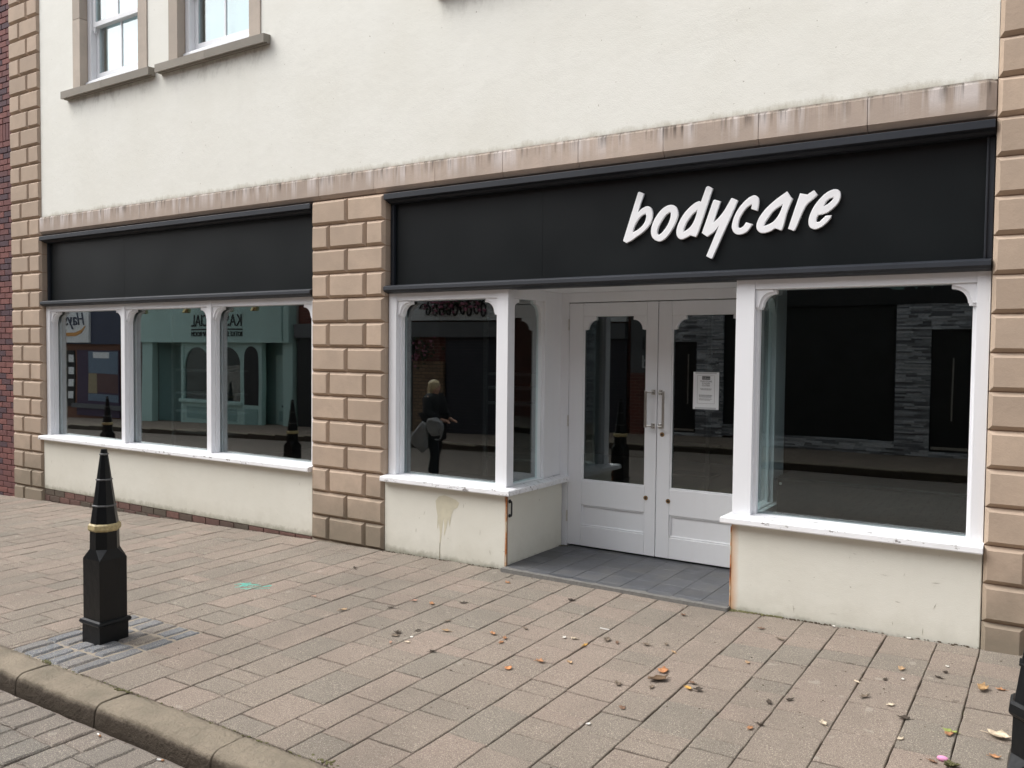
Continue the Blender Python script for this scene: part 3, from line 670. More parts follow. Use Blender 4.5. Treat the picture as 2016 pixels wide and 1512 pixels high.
# sills with mitred returns
def sillL(parent, pts):
    m = MB(); out = pts; z = ZS
    def off(d, zz): return [(x+(dx*d), y+(dy*d), zz) for (x, y, dx, dy) in pts]
    ls = [off(.0, z-.002), off(.058, z-.002), off(.062, z+.006), off(.060, z+.036), off(.052, z+.042), off(-.04, z+.052), off(-.14, z+.052), off(-.14, z-.002)]
    n = len(pts)
    vs = [p for l in ls for p in l]; fs = []
    for k in range(len(ls)):
        k2 = (k+1) % len(ls)
        for i in range(n-1): fs.append((k*n+i, k*n+i+1, k2*n+i+1, k2*n+i))
    fs.append(tuple(k*n for k in range(len(ls)))); fs.append(tuple(k*n+n-1 for k in range(len(ls))))
    m.add(vs, fs); return m.build('sill', 'sill_paint', parent)
sillL(swM, [(-5.0, 0, 0, -1), (-3.702, 0, 1, -1), (-3.702, .93, 1, 0)])
sillL(swR, [(-1.858, .93, -1, 0), (-1.858, 0, -1, -1), (-.35, 0, 0, -1)])
# ---- porch ceiling, door frame, doors
YD = .93
m = MB(); m.box(-3.86, -1.70, .0995, 1.02, HT+.0, HT+.05); m.build('porch_ceiling', 'white_paint', shop)
fm = MB(); fm.box(-3.83, -3.662, YD-.004, 1.03, PZ-.01, HT-.001); fm.box(-1.935, -1.857, YD-.01, 1.03, PZ-.01, HT-.001); fm.box(-3.662, -1.935, YD-.01, 1.03, 2.215, HT-.001)
fm.build('door_frame', 'white_paint', shop, bevel=.004)
def door(x0, x1, side):
    z0, z1 = PZ+.012, 2.208; gx0, gx1 = (x0+.138, x1-.098) if side < 0 else (x0+.118, x1-.12); gz0, gz1 = .648, 2.09
    y0, y1 = YD, YD+.045
    m = MB(); m.box(x0, gx0, y0, y1, z0, z1); m.box(gx1, x1, y0, y1, z0, z1); m.box(gx0, gx1, y0, y1, gz1, z1)
    pz0, pz1 = .245, .43
    m.box(gx0, gx1, y0, y1, pz1, gz0); m.box(gx0, gx1, y0, y1, z0, pz0)
    lf = m.build('door', 'white_paint', shop, bevel=.005)
    for e, s in ((gx0, 1), (gx1, -1)):
        pts = [(e, gz1), (e+s*.125, gz1), (e+s*.125, gz1-.032)]+[(e+s*.125+s*math.cos(R(90+90*i/8))*.082, gz1-.114+math.sin(R(90+90*i/8))*.082) for i in range(9)]+[(e+s*.02, gz1-.118), (e, gz1-.118)]
        b = MB(); b.prism([(a+(s*.0003 if a == e else 0), z) for a, z in pts], y0+.001, y1-.004); b.build('shaped_corner', 'white_paint', lf, bevel=.005)
    p = MB(); p.box(gx0, gx1, y0+.020, y1-.004, pz0, pz1); p.build('lower_panel', 'white_paint', lf)
    fr = MB()
    for (a, b, c, d) in ((gx0, gx0+.014, pz0, pz1), (gx1-.014, gx1, pz0, pz1), (gx0, gx1, pz0, pz0+.014), (gx0, gx1, pz1-.014, pz1)): fr.box(a, b, y0+.008, y0+.0195, c, d)
    fr.build('panel_moulding', 'white_paint', lf, bevel=.005)
    bd = MB()
    for (a, b, c, d) in ((gx0, gx0+.012, gz0+.012, gz1-.118), (gx1-.012, gx1, gz0+.012, gz1-.118), (gx0, gx1, gz0, gz0+.012)): bd.box(a, b, y0+.008, y0+.024, c, d)
    bd.build('glazing_bead', 'white_paint', lf, bevel=.003)
    g_ = MB(); g_.box(gx0, gx1, y0+.026, y0+.032, gz0, gz1); g_.build('pane', 'shop_glass', lf)
    hx = x1-.03 if side < 0 else x0+.03; hb = x1-.075 if side < 0 else x0+.075
    h = MB(); h.box(hb-.011, hb+.011, y0-.062, y0-.052, 1.155, 1.462)
    for z in (1.168, 1.45): h.box(min(hx, hb)-.004, max(hx, hb)+.004, y0-.058, y0-.048, z-.006, z+.006); h.box(hx-.008, hx+.008, y0-.055, y0-.004, z-.007, z+.007); h.box(hx-.018, hx+.018, y0-.005, y0-.0005, z-.022, z+.022)
    ho = h.build('pull_handle', 'steel', lf, bevel=.002)
    for z in (1.168, 1.45):
        for dz in (-.013, .013):
            q = MB(); q.tube([(hx+.008, y0-.0055, z+dz), (hx+.008, y0-.0075, z+dz)], .004, 6); q.build('screw', 'iron_black', ho)
    if side < 0: lk = [(x1-.085, .555)]
    else: lk = [(x0+.048, 1.10), (x0+.11, .548)]
    for lx, lz in lk:
        q = MB(); q.tube([(lx, y0-.006, lz), (lx, y0+.002, lz)], .019, 16); lo = q.build('lock', 'brass_dull', lf)
        q = MB(); q.tube([(lx, y0-.0085, lz), (lx, y0-.004, lz)], .008, 10); q.build('keyway', 'iron_black', lo)
    for z in (2.02, 1.17, .32):
        xe = x0-.002 if side < 0 else x1+.002
        q = MB()
        for k in range(3): q.tube([(xe, y0-.006, z-.05+k*.0335), (xe, y0-.006, z-.05+k*.0335+.032)], .0075, 8)
        q.build('hinge', 'steel', lf)
    return lf
door(-3.660, -2.820, -1); door(-2.814, -1.938, 1)
# ---- shop interior: room shell, deck boards
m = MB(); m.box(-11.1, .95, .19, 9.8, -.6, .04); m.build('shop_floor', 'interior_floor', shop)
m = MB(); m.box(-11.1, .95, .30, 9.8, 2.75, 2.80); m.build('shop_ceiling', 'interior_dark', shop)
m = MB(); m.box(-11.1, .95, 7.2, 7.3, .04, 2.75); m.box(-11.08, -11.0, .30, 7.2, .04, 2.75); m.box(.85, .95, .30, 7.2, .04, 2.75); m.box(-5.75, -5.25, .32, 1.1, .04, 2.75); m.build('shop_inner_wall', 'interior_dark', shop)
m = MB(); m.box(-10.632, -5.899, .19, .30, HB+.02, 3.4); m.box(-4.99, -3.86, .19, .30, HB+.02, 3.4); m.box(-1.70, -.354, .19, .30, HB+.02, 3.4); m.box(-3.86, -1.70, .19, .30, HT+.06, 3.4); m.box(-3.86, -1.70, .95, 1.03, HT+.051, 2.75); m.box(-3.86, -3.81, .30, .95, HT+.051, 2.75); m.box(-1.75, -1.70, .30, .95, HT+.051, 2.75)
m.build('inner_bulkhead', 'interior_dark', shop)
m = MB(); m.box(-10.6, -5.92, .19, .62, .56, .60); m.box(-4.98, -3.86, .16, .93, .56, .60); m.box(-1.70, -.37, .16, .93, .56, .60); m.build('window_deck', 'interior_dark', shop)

# ================================================================== FASCIA SIGNS
def fascia(x0, x1, label, joints):
    e = empty('shop_sign', ((x0+x1)/2, .05, 2.28), label, 'sign')
    m = MB(); js = [x0+.045]+joints+[x1-.045]
    for i in range(len(js)-1):
        p = MB(); p.box(js[i]+(.0008 if i else 0), js[i+1]-.0008, .082, .10, 2.352, 3.07); p.build('fascia_panel', 'fascia_black', e)
    m = MB(); m.box(x0, x1, .10, .19, 2.28, 3.15); m.build('backing_board', 'fascia_black', e)
    top = [(-.030, 3.138), (-.034, 3.134), (-.034, 3.092), (-.028, 3.088), (.010, 3.080), (.030, 3.066), (.046, 3.062), (.0985, 3.062), (.0985, 3.142), (0, 3.142)]
    t = MB(); t.prism(top, x0-.0, x1, 'x'); t.build('top_moulding', 'fascia_moulding', e)
    bot = [(.0985, 2.352), (.05, 2.352), (.012, 2.345), (-.018, 2.340), (-.034, 2.330), (-.036, 2.305), (-.024, 2.290), (-.004, 2.283), (.02, 2.277), (.0985, 2.277)]
    t = MB(); t.prism(bot, x0, x1, 'x'); t.build('bottom_moulding', 'fascia_moulding', e)
    for a, b in ((x0, x0+.044), (x1-.044, x1)):
        t = MB(); t.box(a+.0005, b, .060, .0985, 2.353, 3.061); t.build('side_frame', 'fascia_moulding', e, bevel=.004)
        t = MB(); t.box(b-.012 if a == x0 else a-.0, b+.0 if a == x0 else a+.012, .050, .0595, 2.353, 3.061); t.build('side_bead', 'fascia_moulding', e, bevel=.003)
    return e
fascia(-10.628, -5.901, 'blank black fascia board above the three-light shop window', [-9.028])
sign = fascia(-4.990, -.356, 'black fascia board with white raised handwriting style bodycare letters', [-3.439])
# outlines of the raised letters in metres on the fascia: (x, z, corner)
LET = {
 'b': [[(-2.733,2.602,1),(-2.619,2.944,1),(-2.608,2.948,0),(-2.572,2.932,1),(-2.622,2.797,1),(-2.589,2.823,0),(-2.558,2.837,0),(-2.535,2.837,0),(-2.512,2.819,0),(-2.503,2.783,0),(-2.510,2.734,0),(-2.535,2.691,0),(-2.575,2.654,0),(-2.627,2.622,0),(-2.668,2.598,0),(-2.694,2.588,1),(-2.705,2.583,1)],
       [(-2.656,2.656,1),(-2.644,2.702,0),(-2.613,2.749,0),(-2.583,2.777,0),(-2.556,2.787,1),(-2.551,2.766,0),(-2.561,2.729,0),(-2.586,2.697,0),(-2.622,2.672,0)]],
 'o': [[(-2.452,2.579,0),(-2.493,2.602,0),(-2.511,2.640,0),(-2.509,2.682,0),(-2.490,2.733,0),(-2.455,2.784,0),(-2.416,2.818,0),(-2.371,2.833,0),(-2.336,2.825,0),(-2.314,2.798,0),(-2.308,2.760,0),(-2.320,2.715,0),(-2.348,2.662,0),(-2.382,2.615,0),(-2.417,2.587,0)],
       [(-2.458,2.628,0),(-2.464,2.651,0),(-2.454,2.686,0),(-2.429,2.728,0),(-2.400,2.763,0),(-2.369,2.781,0),(-2.361,2.765,0),(-2.369,2.728,0),(-2.388,2.688,0),(-2.418,2.650,0),(-2.442,2.631,0)]],
 'd': [[(-2.171,2.592,1),(-2.215,2.607,1),(-2.244,2.592,0),(-2.278,2.583,0),(-2.303,2.596,0),(-2.317,2.625,0),(-2.314,2.664,0),(-2.295,2.713,0),(-2.262,2.764,0),(-2.219,2.806,0),(-2.181,2.832,0),(-2.152,2.841,1),(-2.140,2.834,1),(-2.104,2.932,1),(-2.088,2.938,0),(-2.056,2.920,1),(-2.158,2.617,1)],
       [(-2.264,2.634,1),(-2.260,2.665,0),(-2.236,2.709,0),(-2.203,2.750,0),(-2.165,2.781,1),(-2.174,2.741,0),(-2.193,2.696,0),(-2.221,2.660,0)]],
 'y': [[(-2.129,2.619,1),(-2.051,2.837,1),(-2.039,2.840,0),(-1.999,2.826,1),(-2.051,2.682,1),(-2.013,2.712,0),(-1.972,2.761,0),(-1.946,2.803,0),(-1.925,2.838,1),(-1.914,2.840,0),(-1.878,2.821,1),(-2.048,2.440,1),(-2.059,2.436,0),(-2.094,2.456,1),(-2.010,2.654,1),(-2.044,2.618,0),(-2.090,2.589,1)]],
 'c': [[(-1.744,2.740,1),(-1.734,2.785,0),(-1.735,2.820,0),(-1.748,2.838,0),(-1.770,2.846,0),(-1.801,2.834,0),(-1.836,2.807,0),(-1.872,2.766,0),(-1.900,2.715,0),(-1.915,2.662,0),(-1.912,2.627,0),(-1.895,2.601,0),(-1.868,2.589,0),(-1.836,2.593,0),(-1.805,2.610,0),(-1.774,2.654,1),(-1.818,2.669,1),(-1.837,2.644,0),(-1.860,2.633,0),(-1.871,2.642,0),(-1.872,2.668,0),(-1.859,2.707,0),(-1.835,2.745,0),(-1.809,2.773,0),(-1.780,2.786,1),(-1.786,2.758,1)]],
 'a': [[(-1.582,2.597,1),(-1.623,2.615,1),(-1.655,2.596,0),(-1.699,2.588,0),(-1.730,2.599,0),(-1.746,2.628,0),(-1.744,2.659,0),(-1.727,2.697,0),(-1.693,2.742,0),(-1.650,2.782,0),(-1.604,2.816,0),(-1.549,2.851,1),(-1.525,2.814,1),(-1.512,2.802,1),(-1.546,2.713,0),(-1.558,2.666,0),(-1.567,2.628,0),(-1.575,2.603,1)],
       [(-1.697,2.634,1),(-1.689,2.659,0),(-1.666,2.692,0),(-1.632,2.733,0),(-1.573,2.769,1),(-1.585,2.733,0),(-1.601,2.700,0),(-1.626,2.667,0),(-1.656,2.648,0)]],
 'r': [[(-1.537,2.607,1),(-1.464,2.831,1),(-1.418,2.819,1),(-1.377,2.843,1),(-1.354,2.813,1),(-1.380,2.788,0),(-1.417,2.757,0),(-1.437,2.725,0),(-1.457,2.680,0),(-1.476,2.630,0),(-1.490,2.597,1),(-1.501,2.589,1)]],
 'e': [[(-1.264,2.673,1),(-1.271,2.653,0),(-1.295,2.625,0),(-1.327,2.601,0),(-1.363,2.590,0),(-1.388,2.599,0),(-1.403,2.619,0),(-1.406,2.655,0),(-1.393,2.700,0),(-1.367,2.749,0),(-1.331,2.792,0),(-1.291,2.824,0),(-1.251,2.837,0),(-1.225,2.830,0),(-1.213,2.812,0),(-1.212,2.781,0),(-1.225,2.749,0),(-1.253,2.718,0),(-1.296,2.690,0),(-1.347,2.680,1),(-1.357,2.660,0),(-1.358,2.638,1),(-1.340,2.636,0),(-1.320,2.652,0),(-1.300,2.672,1)],
       [(-1.314,2.734,1),(-1.302,2.758,0),(-1.282,2.779,0),(-1.250,2.787,1),(-1.262,2.769,0),(-1.282,2.750,0)]],
}
def smooth(pts, n=5):
    out = []; N = len(pts)
    for i in range(N):
        p0, p1, p2, p3 = pts[i-1], pts[i], pts[(i+1) % N], pts[(i+2) % N]
        if p1[2]: p0 = p1
        if p2[2]: p3 = p2
        m = 1 if (p1[2] and p2[2]) else n
        for k in range(m):
            t = k/m
            q = [.5*((2*p1[a])+(-p0[a]+p2[a])*t+(2*p0[a]-5*p1[a]+4*p2[a]-p3[a])*t*t+(-p0[a]+3*p1[a]-3*p2[a]+p3[a])*t**3) for a in (0, 1)]
            out.append(q)
    return out
for ch, cont in LET.items():
    cu = bpy.data.curves.new('letter', 'CURVE'); cu.dimensions = '2D'; cu.fill_mode = 'BOTH'; cu.extrude = .007; cu.bevel_depth = .004; cu.bevel_resolution = 3; cu.offset = -.0035
    for l in cont:
        P = smooth(l); sp = cu.splines.new('POLY'); sp.points.add(len(P)-1); sp.use_cyclic_u = True
        for q, (a, b) in zip(sp.points, P): q.co = (a, b, 0, 1)
    me = curve_mesh(cu); bpy.data.curves.remove(cu); me.transform(Matrix.Rotation(R(90), 4, 'X'))
    xs = [v.co.x for v in me.vertices]; zs = [v.co.z for v in me.vertices]; o = Vector(((min(xs)+max(xs))/2, 0, min(zs)))
    me.transform(Matrix.Translation(-o)); me.materials.clear(); me.materials.append(MATS['letter_white'])
    ob = bpy.data.objects.new('letter', me); link(ob, (o.x, .069, o.z), sign); ob['label'] = 'white raised letter %s' % ch

# ================================================================== NEIGHBOURING BRICK HOUSE
nb = empty('brick_building', (-14, .5, -.3), 'red brick building joined to the far end stone pier', 'building')
m = MB(); m.box(-20, -11.340, .034, .30, -1.2, 9.0); nw = m.build('wall', 'mortar_brick', nb)
m = MB(); m.box(-20, -12.06, .012, .033, -1.2, 9.0); m.build('distant_brickwork', 'far_brick', nw)
m = MB(); m.prism([(-.1, 9.0), (5, 11.5), (10, 9.0)], -20, -11.42, 'x'); m.build('roof', 'roof_slate', nb)
z = -.30; row = 0
while z < 6.35:
    if abs(z-4.425) < .04:
        xx = -11.345
        while xx > -12.05: q = MB(); q.box(xx-.066, xx, .010, .06, z+.004, z+.219); q.build('brick', 'brick_red', nw, bevel=.003, seg=1); xx -= .075
        z += .225; row += 1; continue
    xx = -11.345+(.112 if row % 2 else 0)
    while xx > -12.05:
        a, b = max(xx-.215, -12.055), min(xx, -11.345)
        if b-a > .03: q = MB(); q.box(a, b, .010+rng.uniform(0, .003), .06, z+.005, z+.070); q.build('brick', 'brick_red', nw, bevel=.003, seg=1)
        xx -= .225
    z += .075; row += 1

# ================================================================== BOLLARDS
def bollard(x, y, label, z0=None, detail=True, gold=True):
    z0 = g(x, y) if z0 is None else z0
    e = empty('bollard', (x, y, z0), label, 'bollard', 'black bollards along the street')
    def sq(h, z, c=0.0):
        # square with cut corners (c = cut), eight points
        return [(x-h+c, y-h, z0+z), (x+h-c, y-h, z0+z), (x+h, y-h+c, z0+z), (x+h, y+h-c, z0+z), (x+h-c, y+h, z0+z), (x-h+c, y+h, z0+z), (x-h, y+h-c, z0+z), (x-h, y-h+c, z0+z)]
    def oc(rr, z): return [(x+rr*math.cos(R(-112.5+45*i)), y+rr*math.sin(R(-112.5+45*i)), z0+z) for i in range(8)]
    m = MB(); m.loops([sq(.094, -.05, .001), sq(.094, .118, .001)]); m.build('base', 'bollard_black', e, bevel=.003)
    m = MB(); m.loops([sq(.094, .112, .002), sq(.104, .116, .004), sq(.110, .128, .005), sq(.104, .140, .004), sq(.090, .146, .002)]); m.build('base_ring', 'bollard_black', e)
    m = MB(); m.loops([sq(.089, .14, .001), sq(.089, .515, .001), sq(.0785, .575, .0460), ]); m.build('shaft', 'bollard_black', e)
    k = 1/math.cos(R(22.5))
    m = MB(); m.loops([oc(.0785*k, .57), oc(.0765*k, .685)]); m.build('neck', 'bollard_black', e)
    m = MB(); m.loops([oc(.076*k, .683), oc(.085*k, .690), oc(.088*k, .698), oc(.086*k, .722), oc(.078*k, .730)]); m.build('gold_band' if gold else 'collar_band', 'bollard_gold' if gold else 'bollard_black', e)
    m = MB(); m.loops([oc(.074*k, .729), oc(.0205*k, 1.155), oc(.016*k, 1.182)]); m.build('spire', 'bollard_black', e)
    for zz, rr in ((.838, .0605), (.997, .0405), (1.152, .021)):
        m = MB(); m.loops([oc((rr-.001)*k, zz-.006), oc((rr+.005)*k, zz-.003), oc((rr+.005)*k, zz+.003), oc((rr-.002)*k, zz+.006)]); m.build('spire_ring', 'bollard_worn' if detail else 'bollard_black', e)
    return e
bollard(BX, BY, 'black spired cast iron bollard with a dull gold band on a patch of blue setts')
b2 = bollard(-.012, -2.74, 'all black spired bollard on the pavement by the end stone pier', gold=False, detail=False)
bollard(-9.4, -2.66, 'black spired bollard on the near pavement facing the blank fascia'); bollard(-14.1, -2.66, 'black spired bollard on the near pavement facing the red brick wall')
bollard(-18.84, -8.6, 'black spired bollard before the teal shopfront opposite'); bollard(-22.66, -8.6, 'black spired bollard outside the teal shop pilaster opposite', detail=False)

# ================================================================== NOTICE ON THE DOOR
nz_ = empty('paper_notice', (-2.405, .954, 1.325), 'white paper notice reading this store is now closed, taped inside the door glass', 'notice')
pm = MB(); pm.box(-2.513, -2.297, .9545, .9555, 1.325, 1.627); pm.build('sheet', 'paper_white', nz_)
fr = MB(); X0, X1, Z0, Z1 = -2.478, -2.332, 1.372, 1.600
for a, b, c, d in ((X0, X1, Z0, Z0+.0015), (X0, X1, Z1-.0015, Z1), (X0, X0+.0015, Z0, Z1), (X1-.0015, X1, Z0, Z1)): fr.box(a, b, .9540, .9544, c, d)
fr.build('border', 'ink_grey', nz_)
hb_ = MB(); hb_.box(-2.439, -2.371, .9539, .9544, 1.566, 1.593); hb_.build('header_block', 'ink', nz_)
text('header_lettering', 'bodycare', .017, (-2.405, .9536, 1.575), 'paper_white', nz_, depth=.0002, align='CENTER', shear=.3)
for i, s in enumerate(('THIS STORE', 'IS NOW', 'CLOSED')): text('lettering', s, .0185, (-2.405, .9538, 1.546-i*.0165), 'ink', nz_, depth=.0003, align='CENTER')
for i, (a, b, z) in enumerate(((-2.452, -2.358, 1.490), (-2.448, -2.362, 1.482), (-2.462, -2.352, 1.438), (-2.462, -2.352, 1.430), (-2.462, -2.36, 1.422), (-2.464, -2.352, 1.408), (-2.462, -2.37, 1.399))):
    q = MB(); xx = a
    while xx < b:
        wv = rng.uniform(.006, .018); q.box(xx, min(xx+wv, b), .9539, .9543, z, z+.004); xx += wv+.003
    q.build('small_print', 'ink_grey' if i != 2 else 'ink', nz_)
for z in (1.3255, 1.612): q = MB(); q.box(-2.495, -2.318, .9528, .9534, z, z+.016); q.build('tape', 'tape', nz_)

# ================================================================== INTERIOR THINGS
def shelving(x0, x1, y, z0, z1, zs, label, n=24):
    e = empty('shelving_unit', ((x0+x1)/2, y, z0), label, 'shelving')
    for xx in (x0, x1):
        m = MB(); m.box(xx-.02, xx+.02, y, y+.03, z0, z1); u_ = m.build('upright', 'interior_grey', e)
        q = MB(); k = 0; z = z0+.03
        while z < z1-.03:
            for s in (-.008, .008): q.box(xx+s-.003, xx+s+.003, y-.0012, y-.0004, z, z+.018)
            z += .036
        q.build('slots', 'anthracite', u_, kind='stuff')
    for z in zs:
        m = MB(); m.box(x0-.02, x1+.02, y+.032, y+.34, z, z+.022); m.build('shelf', 'interior_grey', e)
    return e
shelving(-9.10, -8.15, .75, .04, 2.4, (.75, 1.0, 1.22, 1.5, 1.8), 'grey slotted shelving unit behind the middle light of the three-light window')
shelving(-4.62, -4.02, 1.0, .04, 2.1, (.75, 1.27, 1.42, 1.55), 'grey wire shelving unit inside the bay beside the doors')
shelving(-3.40, -2.98, 2.6, .04, 2.5, (.5, .8), 'slotted shelving unit standing behind the pair of doors')
cb = empty('display_cabinet', (-1.0, .55, .6), 'low black cabinet inside the window beside the end stone pier', 'cabinet')
m = MB(); m.box(-1.655, -.42, .36, .78, .601, .895); m.build('carcass', 'cabinet_black', cb, bevel=.003)
m = MB(); m.box(-1.665, -.41, .35, .79, .896, .912); m.build('top', 'cabinet_black', cb, bevel=.003)
m = MB(); m.tube([(-1.63, .3585, .87), (-1.63, .355, .87)], .010, 10); m.build('stud', 'steel', cb)

# ================================================================== STREET OPPOSITE (seen in the glass)
FY = -10.3
def fbox(x0, x1, y0, y1, z0, z1): m = MB(); m.box(x0, x1, FY+y0, FY+y1, z0, z1); return m
def upper(e, x0, x1, z0, z1, mat, wins, wz=(4.4, 6.0), cut=-1.5):
    q = fbox(x0+.01, x1-.01, -6, -1.05, -1.5, z1); q.box(x0+.01, x1-.01, FY-1.05, FY-.12, cut, z1); q.build('wall', mat, e)
    m = MB(); m.prism([(FY-6.2, z1), (FY-3, z1+1.6), (FY+.15, z1)], x0, x1, 'x'); m.build('roof', 'roof_slate', e)
    for xx in wins:
        f_ = fbox(xx-.5, xx+.5, -.12, -.08, wz[0], wz[1]).build('window', 'white_upvc', e)
        for s in (-.225, .225): fbox(xx+s-.2, xx+s+.2, -.079, -.075, wz[0]+.08, wz[1]-.08).build('pane', 'anthracite', f_)
# --- travel agent with white sign
e = empty('shop_building', (-29, FY, -.65), 'shop opposite with a white sign, orange swoosh and window posters', 'building')
upper(e, -33, -25.3, 0, 7.6, 'far_brick', (-31, -29, -27))
fbox(-33, -25.32, -.1, .12, 1.88, 3.4).build('fascia', 'navy_fascia', e)
sg = fbox(-31.6, -27.4, .121, .20, 1.93, 3.3).build('sign_board', 'sign_white', e)
text('lettering', 'Hays Tr', .62, (-27.62, FY+.205, 2.52), 'navy_fascia', sg, face='+y', depth=.02, shear=.25)
m = MB(); tp = [(-27.6, 2.50), (-27.85, 2.36), (-28.2, 2.27), (-28.6, 2.27), (-31.2, 2.33)]; bt = [(-31.2, 2.22), (-28.6, 2.15), (-28.2, 2.15), (-27.85, 2.25), (-27.62, 2.44)]
m.prism(tp+bt, FY+.201, FY+.22); m.build('swoosh', 'swoosh_orange', sg)
fbox(-33, -25.32, -.1, .0, -1, 1.88).build('shopfront', 'timber_brown', e)
wv = fbox(-33, -28.6, .001, .03, -.28, 1.65).build('window', 'far_dark', e)
for i in range(4):
    for j in range(2): fbox(-29.4+j*.45, -29.12+j*.45, .031, .034, 1.25-i*.42, 1.5-i*.42).build('poster', 'sign_white', wv)
fbox(-28.4, -25.9, .001, .05, -.55, 1.68).build('window', 'purple_board', e)
for a, b, c, d, mt in ((-27.7, -25.95, .9, 1.64, 'poster_sky'), (-27.7, -27.2, .2, .89, 'poster_sand'), (-27.2, -25.95, .25, .89, 'poster_red'), (-27.4, -26.4, 1.42, 1.62, 'sign_white'), (-27.7, -25.95, -.05, .19, 'poster_sky')): fbox(a, b, .051, .055 if mt != 'sign_white' else .060, c, d).build('poster', mt, e)
fbox(-28.6, -25.4, .0, .12, -.3, -.16).build('sill', 'grey_beam', e)
# --- teal tap room
e = empty('shop_building', (-21, FY, -.55), 'teal painted tap room opposite with brass lamps over its lettered fascia', 'building')
upper(e, -25.2, -17.7, 0, 7.9, 'far_stucco', (-24, -21.5, -19), cut=1.96)
fbox(-24.75, -17.72, -.1, .18, 1.95, 3.45).build('fascia', 'teal_paint', e)
fr_ = MB()
for a, b, c, d in ((-24.6, -17.95, 3.05, 3.09), (-24.6, -24.56, 2.0, 3.05), (-17.99, -17.95, 2.0, 3.05)): fr_.box(a, b, FY+.181, FY+.20, c, d)
fr_.build('fascia_moulding', 'teal_dark', e)
text('lettering', 'KAS', .50, (-19.64, FY+.19, 2.42), 'anthracite', e, face='+y', depth=.01, width=.72)
text('lettering', 'CIAL', .50, (-21.12, FY+.19, 2.42), 'anthracite', e, face='+y', depth=.01, width=.80)
fbox(-21.93, -19.64, .182, .192, 2.31, 2.35).build('rule_line', 'anthracite', e)
text('lettering', 'BOTTLE SHO', .2, (-19.64, FY+.19, 2.13), 'anthracite', e, face='+y', depth=.01, width=.88)
text('lettering', 'TAP ROOM', .2, (-21.12, FY+.19, 2.13), 'anthracite', e, face='+y', depth=.01, width=.78)
for xx in (-23.67, -21.60, -19.68, -18.6):
    q = MB(); q.tube([(xx, FY+.16, 3.25), (xx, FY+.5, 3.22), (xx, FY+.55, 3.02)], .02, 8); la = q.build('lamp', 'brass_lamp', e)
    q = MB(); q.loops([[(xx+rr*math.cos(2*math.pi*i/12)+dx, FY+.55+rr*math.sin(2*math.pi*i/12), zz) for i in range(12)] for rr, zz, dx in ((.03, 3.04, 0), (.07, 2.98, -.02), (.11, 2.88, -.06), (.12, 2.82, -.1))], cap0=True, cap1=False); q.build('shade', 'brass_lamp', la, smooth=True)
# recessed lobby, bay windows, tall arched light, door
fbox(-25.18, -22.7, -1.0, -.9, -.7, 1.95).build('lobby_wall', 'teal_dark', e); fbox(-22.72, -17.72, -1.04, -.51, -.7, -.56).build('lobby_step', 'grey_beam', e); fbox(-22.70, -22.62, -.899, -.121, -.6, 1.95).build('lobby_side', 'teal_dark', e)
fbox(-24.58, -24.05, -.11, .1, -.62, 1.95).build('pilaster', 'teal_paint', e)
ch_ = fbox(-23.85, -22.95, -.899, -.87, .62, 1.45).build('chalkboard', 'anthracite', e)
for i, s in enumerate(('LIFE', 'INSIDE', 'THIS', 'HOUSE')): text('lettering', s, .22, (-23.02, FY-.865, 1.24-i*.19), 'teal_paint', ch_, face='+y', depth=.004)
fbox(-22.7, -19.85, -.12, -.05, -.45, 1.95).build('window_wall', 'far_dark', e)
wn = MB()
for xx in (-22.68, -21.3, -19.95): wn.box(xx, xx+.12, FY-.049, FY+.02, -.5, 1.95)
wn.box(-22.7, -19.83, FY-.049, FY+.10, .13, .22); wn.box(-22.7, -19.83, FY-.049, FY+.01, -.55, .13)
wn = wn.build('window', 'teal_paint', e)
for a, b in ((-22.56, -21.3), (-21.18, -19.95)):
    q = MB(); mid = (a+b)/2; hw = (b-a)/2
    pts = [(a, 1.95), (a, 1.2)]+[(mid+hw*.98*math.cos(R(180-180*i/14)), 1.2+.62*math.sin(R(180*i/14))) for i in range(15)]+[(b, 1.2), (b, 1.95)]
    q.prism(pts, FY-.045, FY-.01); q.build('arched_head', 'teal_paint', wn)
    fbox(a+.15, b-.15, .011, .02, -.35, .0).build('panel', 'teal_dark', wn)
    fbox(a, b, -.048, -.044, .22, 1.9).build('pane', 'far_glass', wn)
tl = fbox(-19.82, -18.98, -.1, .06, -.55, 1.95).build('window_surround', 'teal_paint', e)
q = MB(); q.prism([(-19.73, .15), (-19.12, .15), (-19.12, 1.55)]+[(-19.425+.305*math.cos(R(180*i/14)), 1.55+.30*math.sin(R(180*i/14))) for i in range(15)]+[(-19.73, 1.55)], FY+.061, FY+.066); q.build('pane', 'anthracite', tl)
fbox(-19.7, -19.14, .061, .075, -.42, .04).build('panel', 'teal_dark', tl)
fbox(-19.3, -17.72, -.5, -.4, -.55, 1.95).build('door_recess', 'teal_dark', e)
dr = fbox(-18.85, -18.1, -.399, -.36, -.45, 1.60).build('door', 'teal_paint', e); fbox(-18.6, -18.32, -.359, -.35, .10, .16).build('letter_plate', 'anthracite', dr); fbox(-18.7, -18.25, -.359, -.345, -.3, .0).build('panel', 'teal_dark', dr)
fbox(-18.1, -17.72, -.39, .05, -.55, 1.95).build('pilaster', 'teal_paint', e)
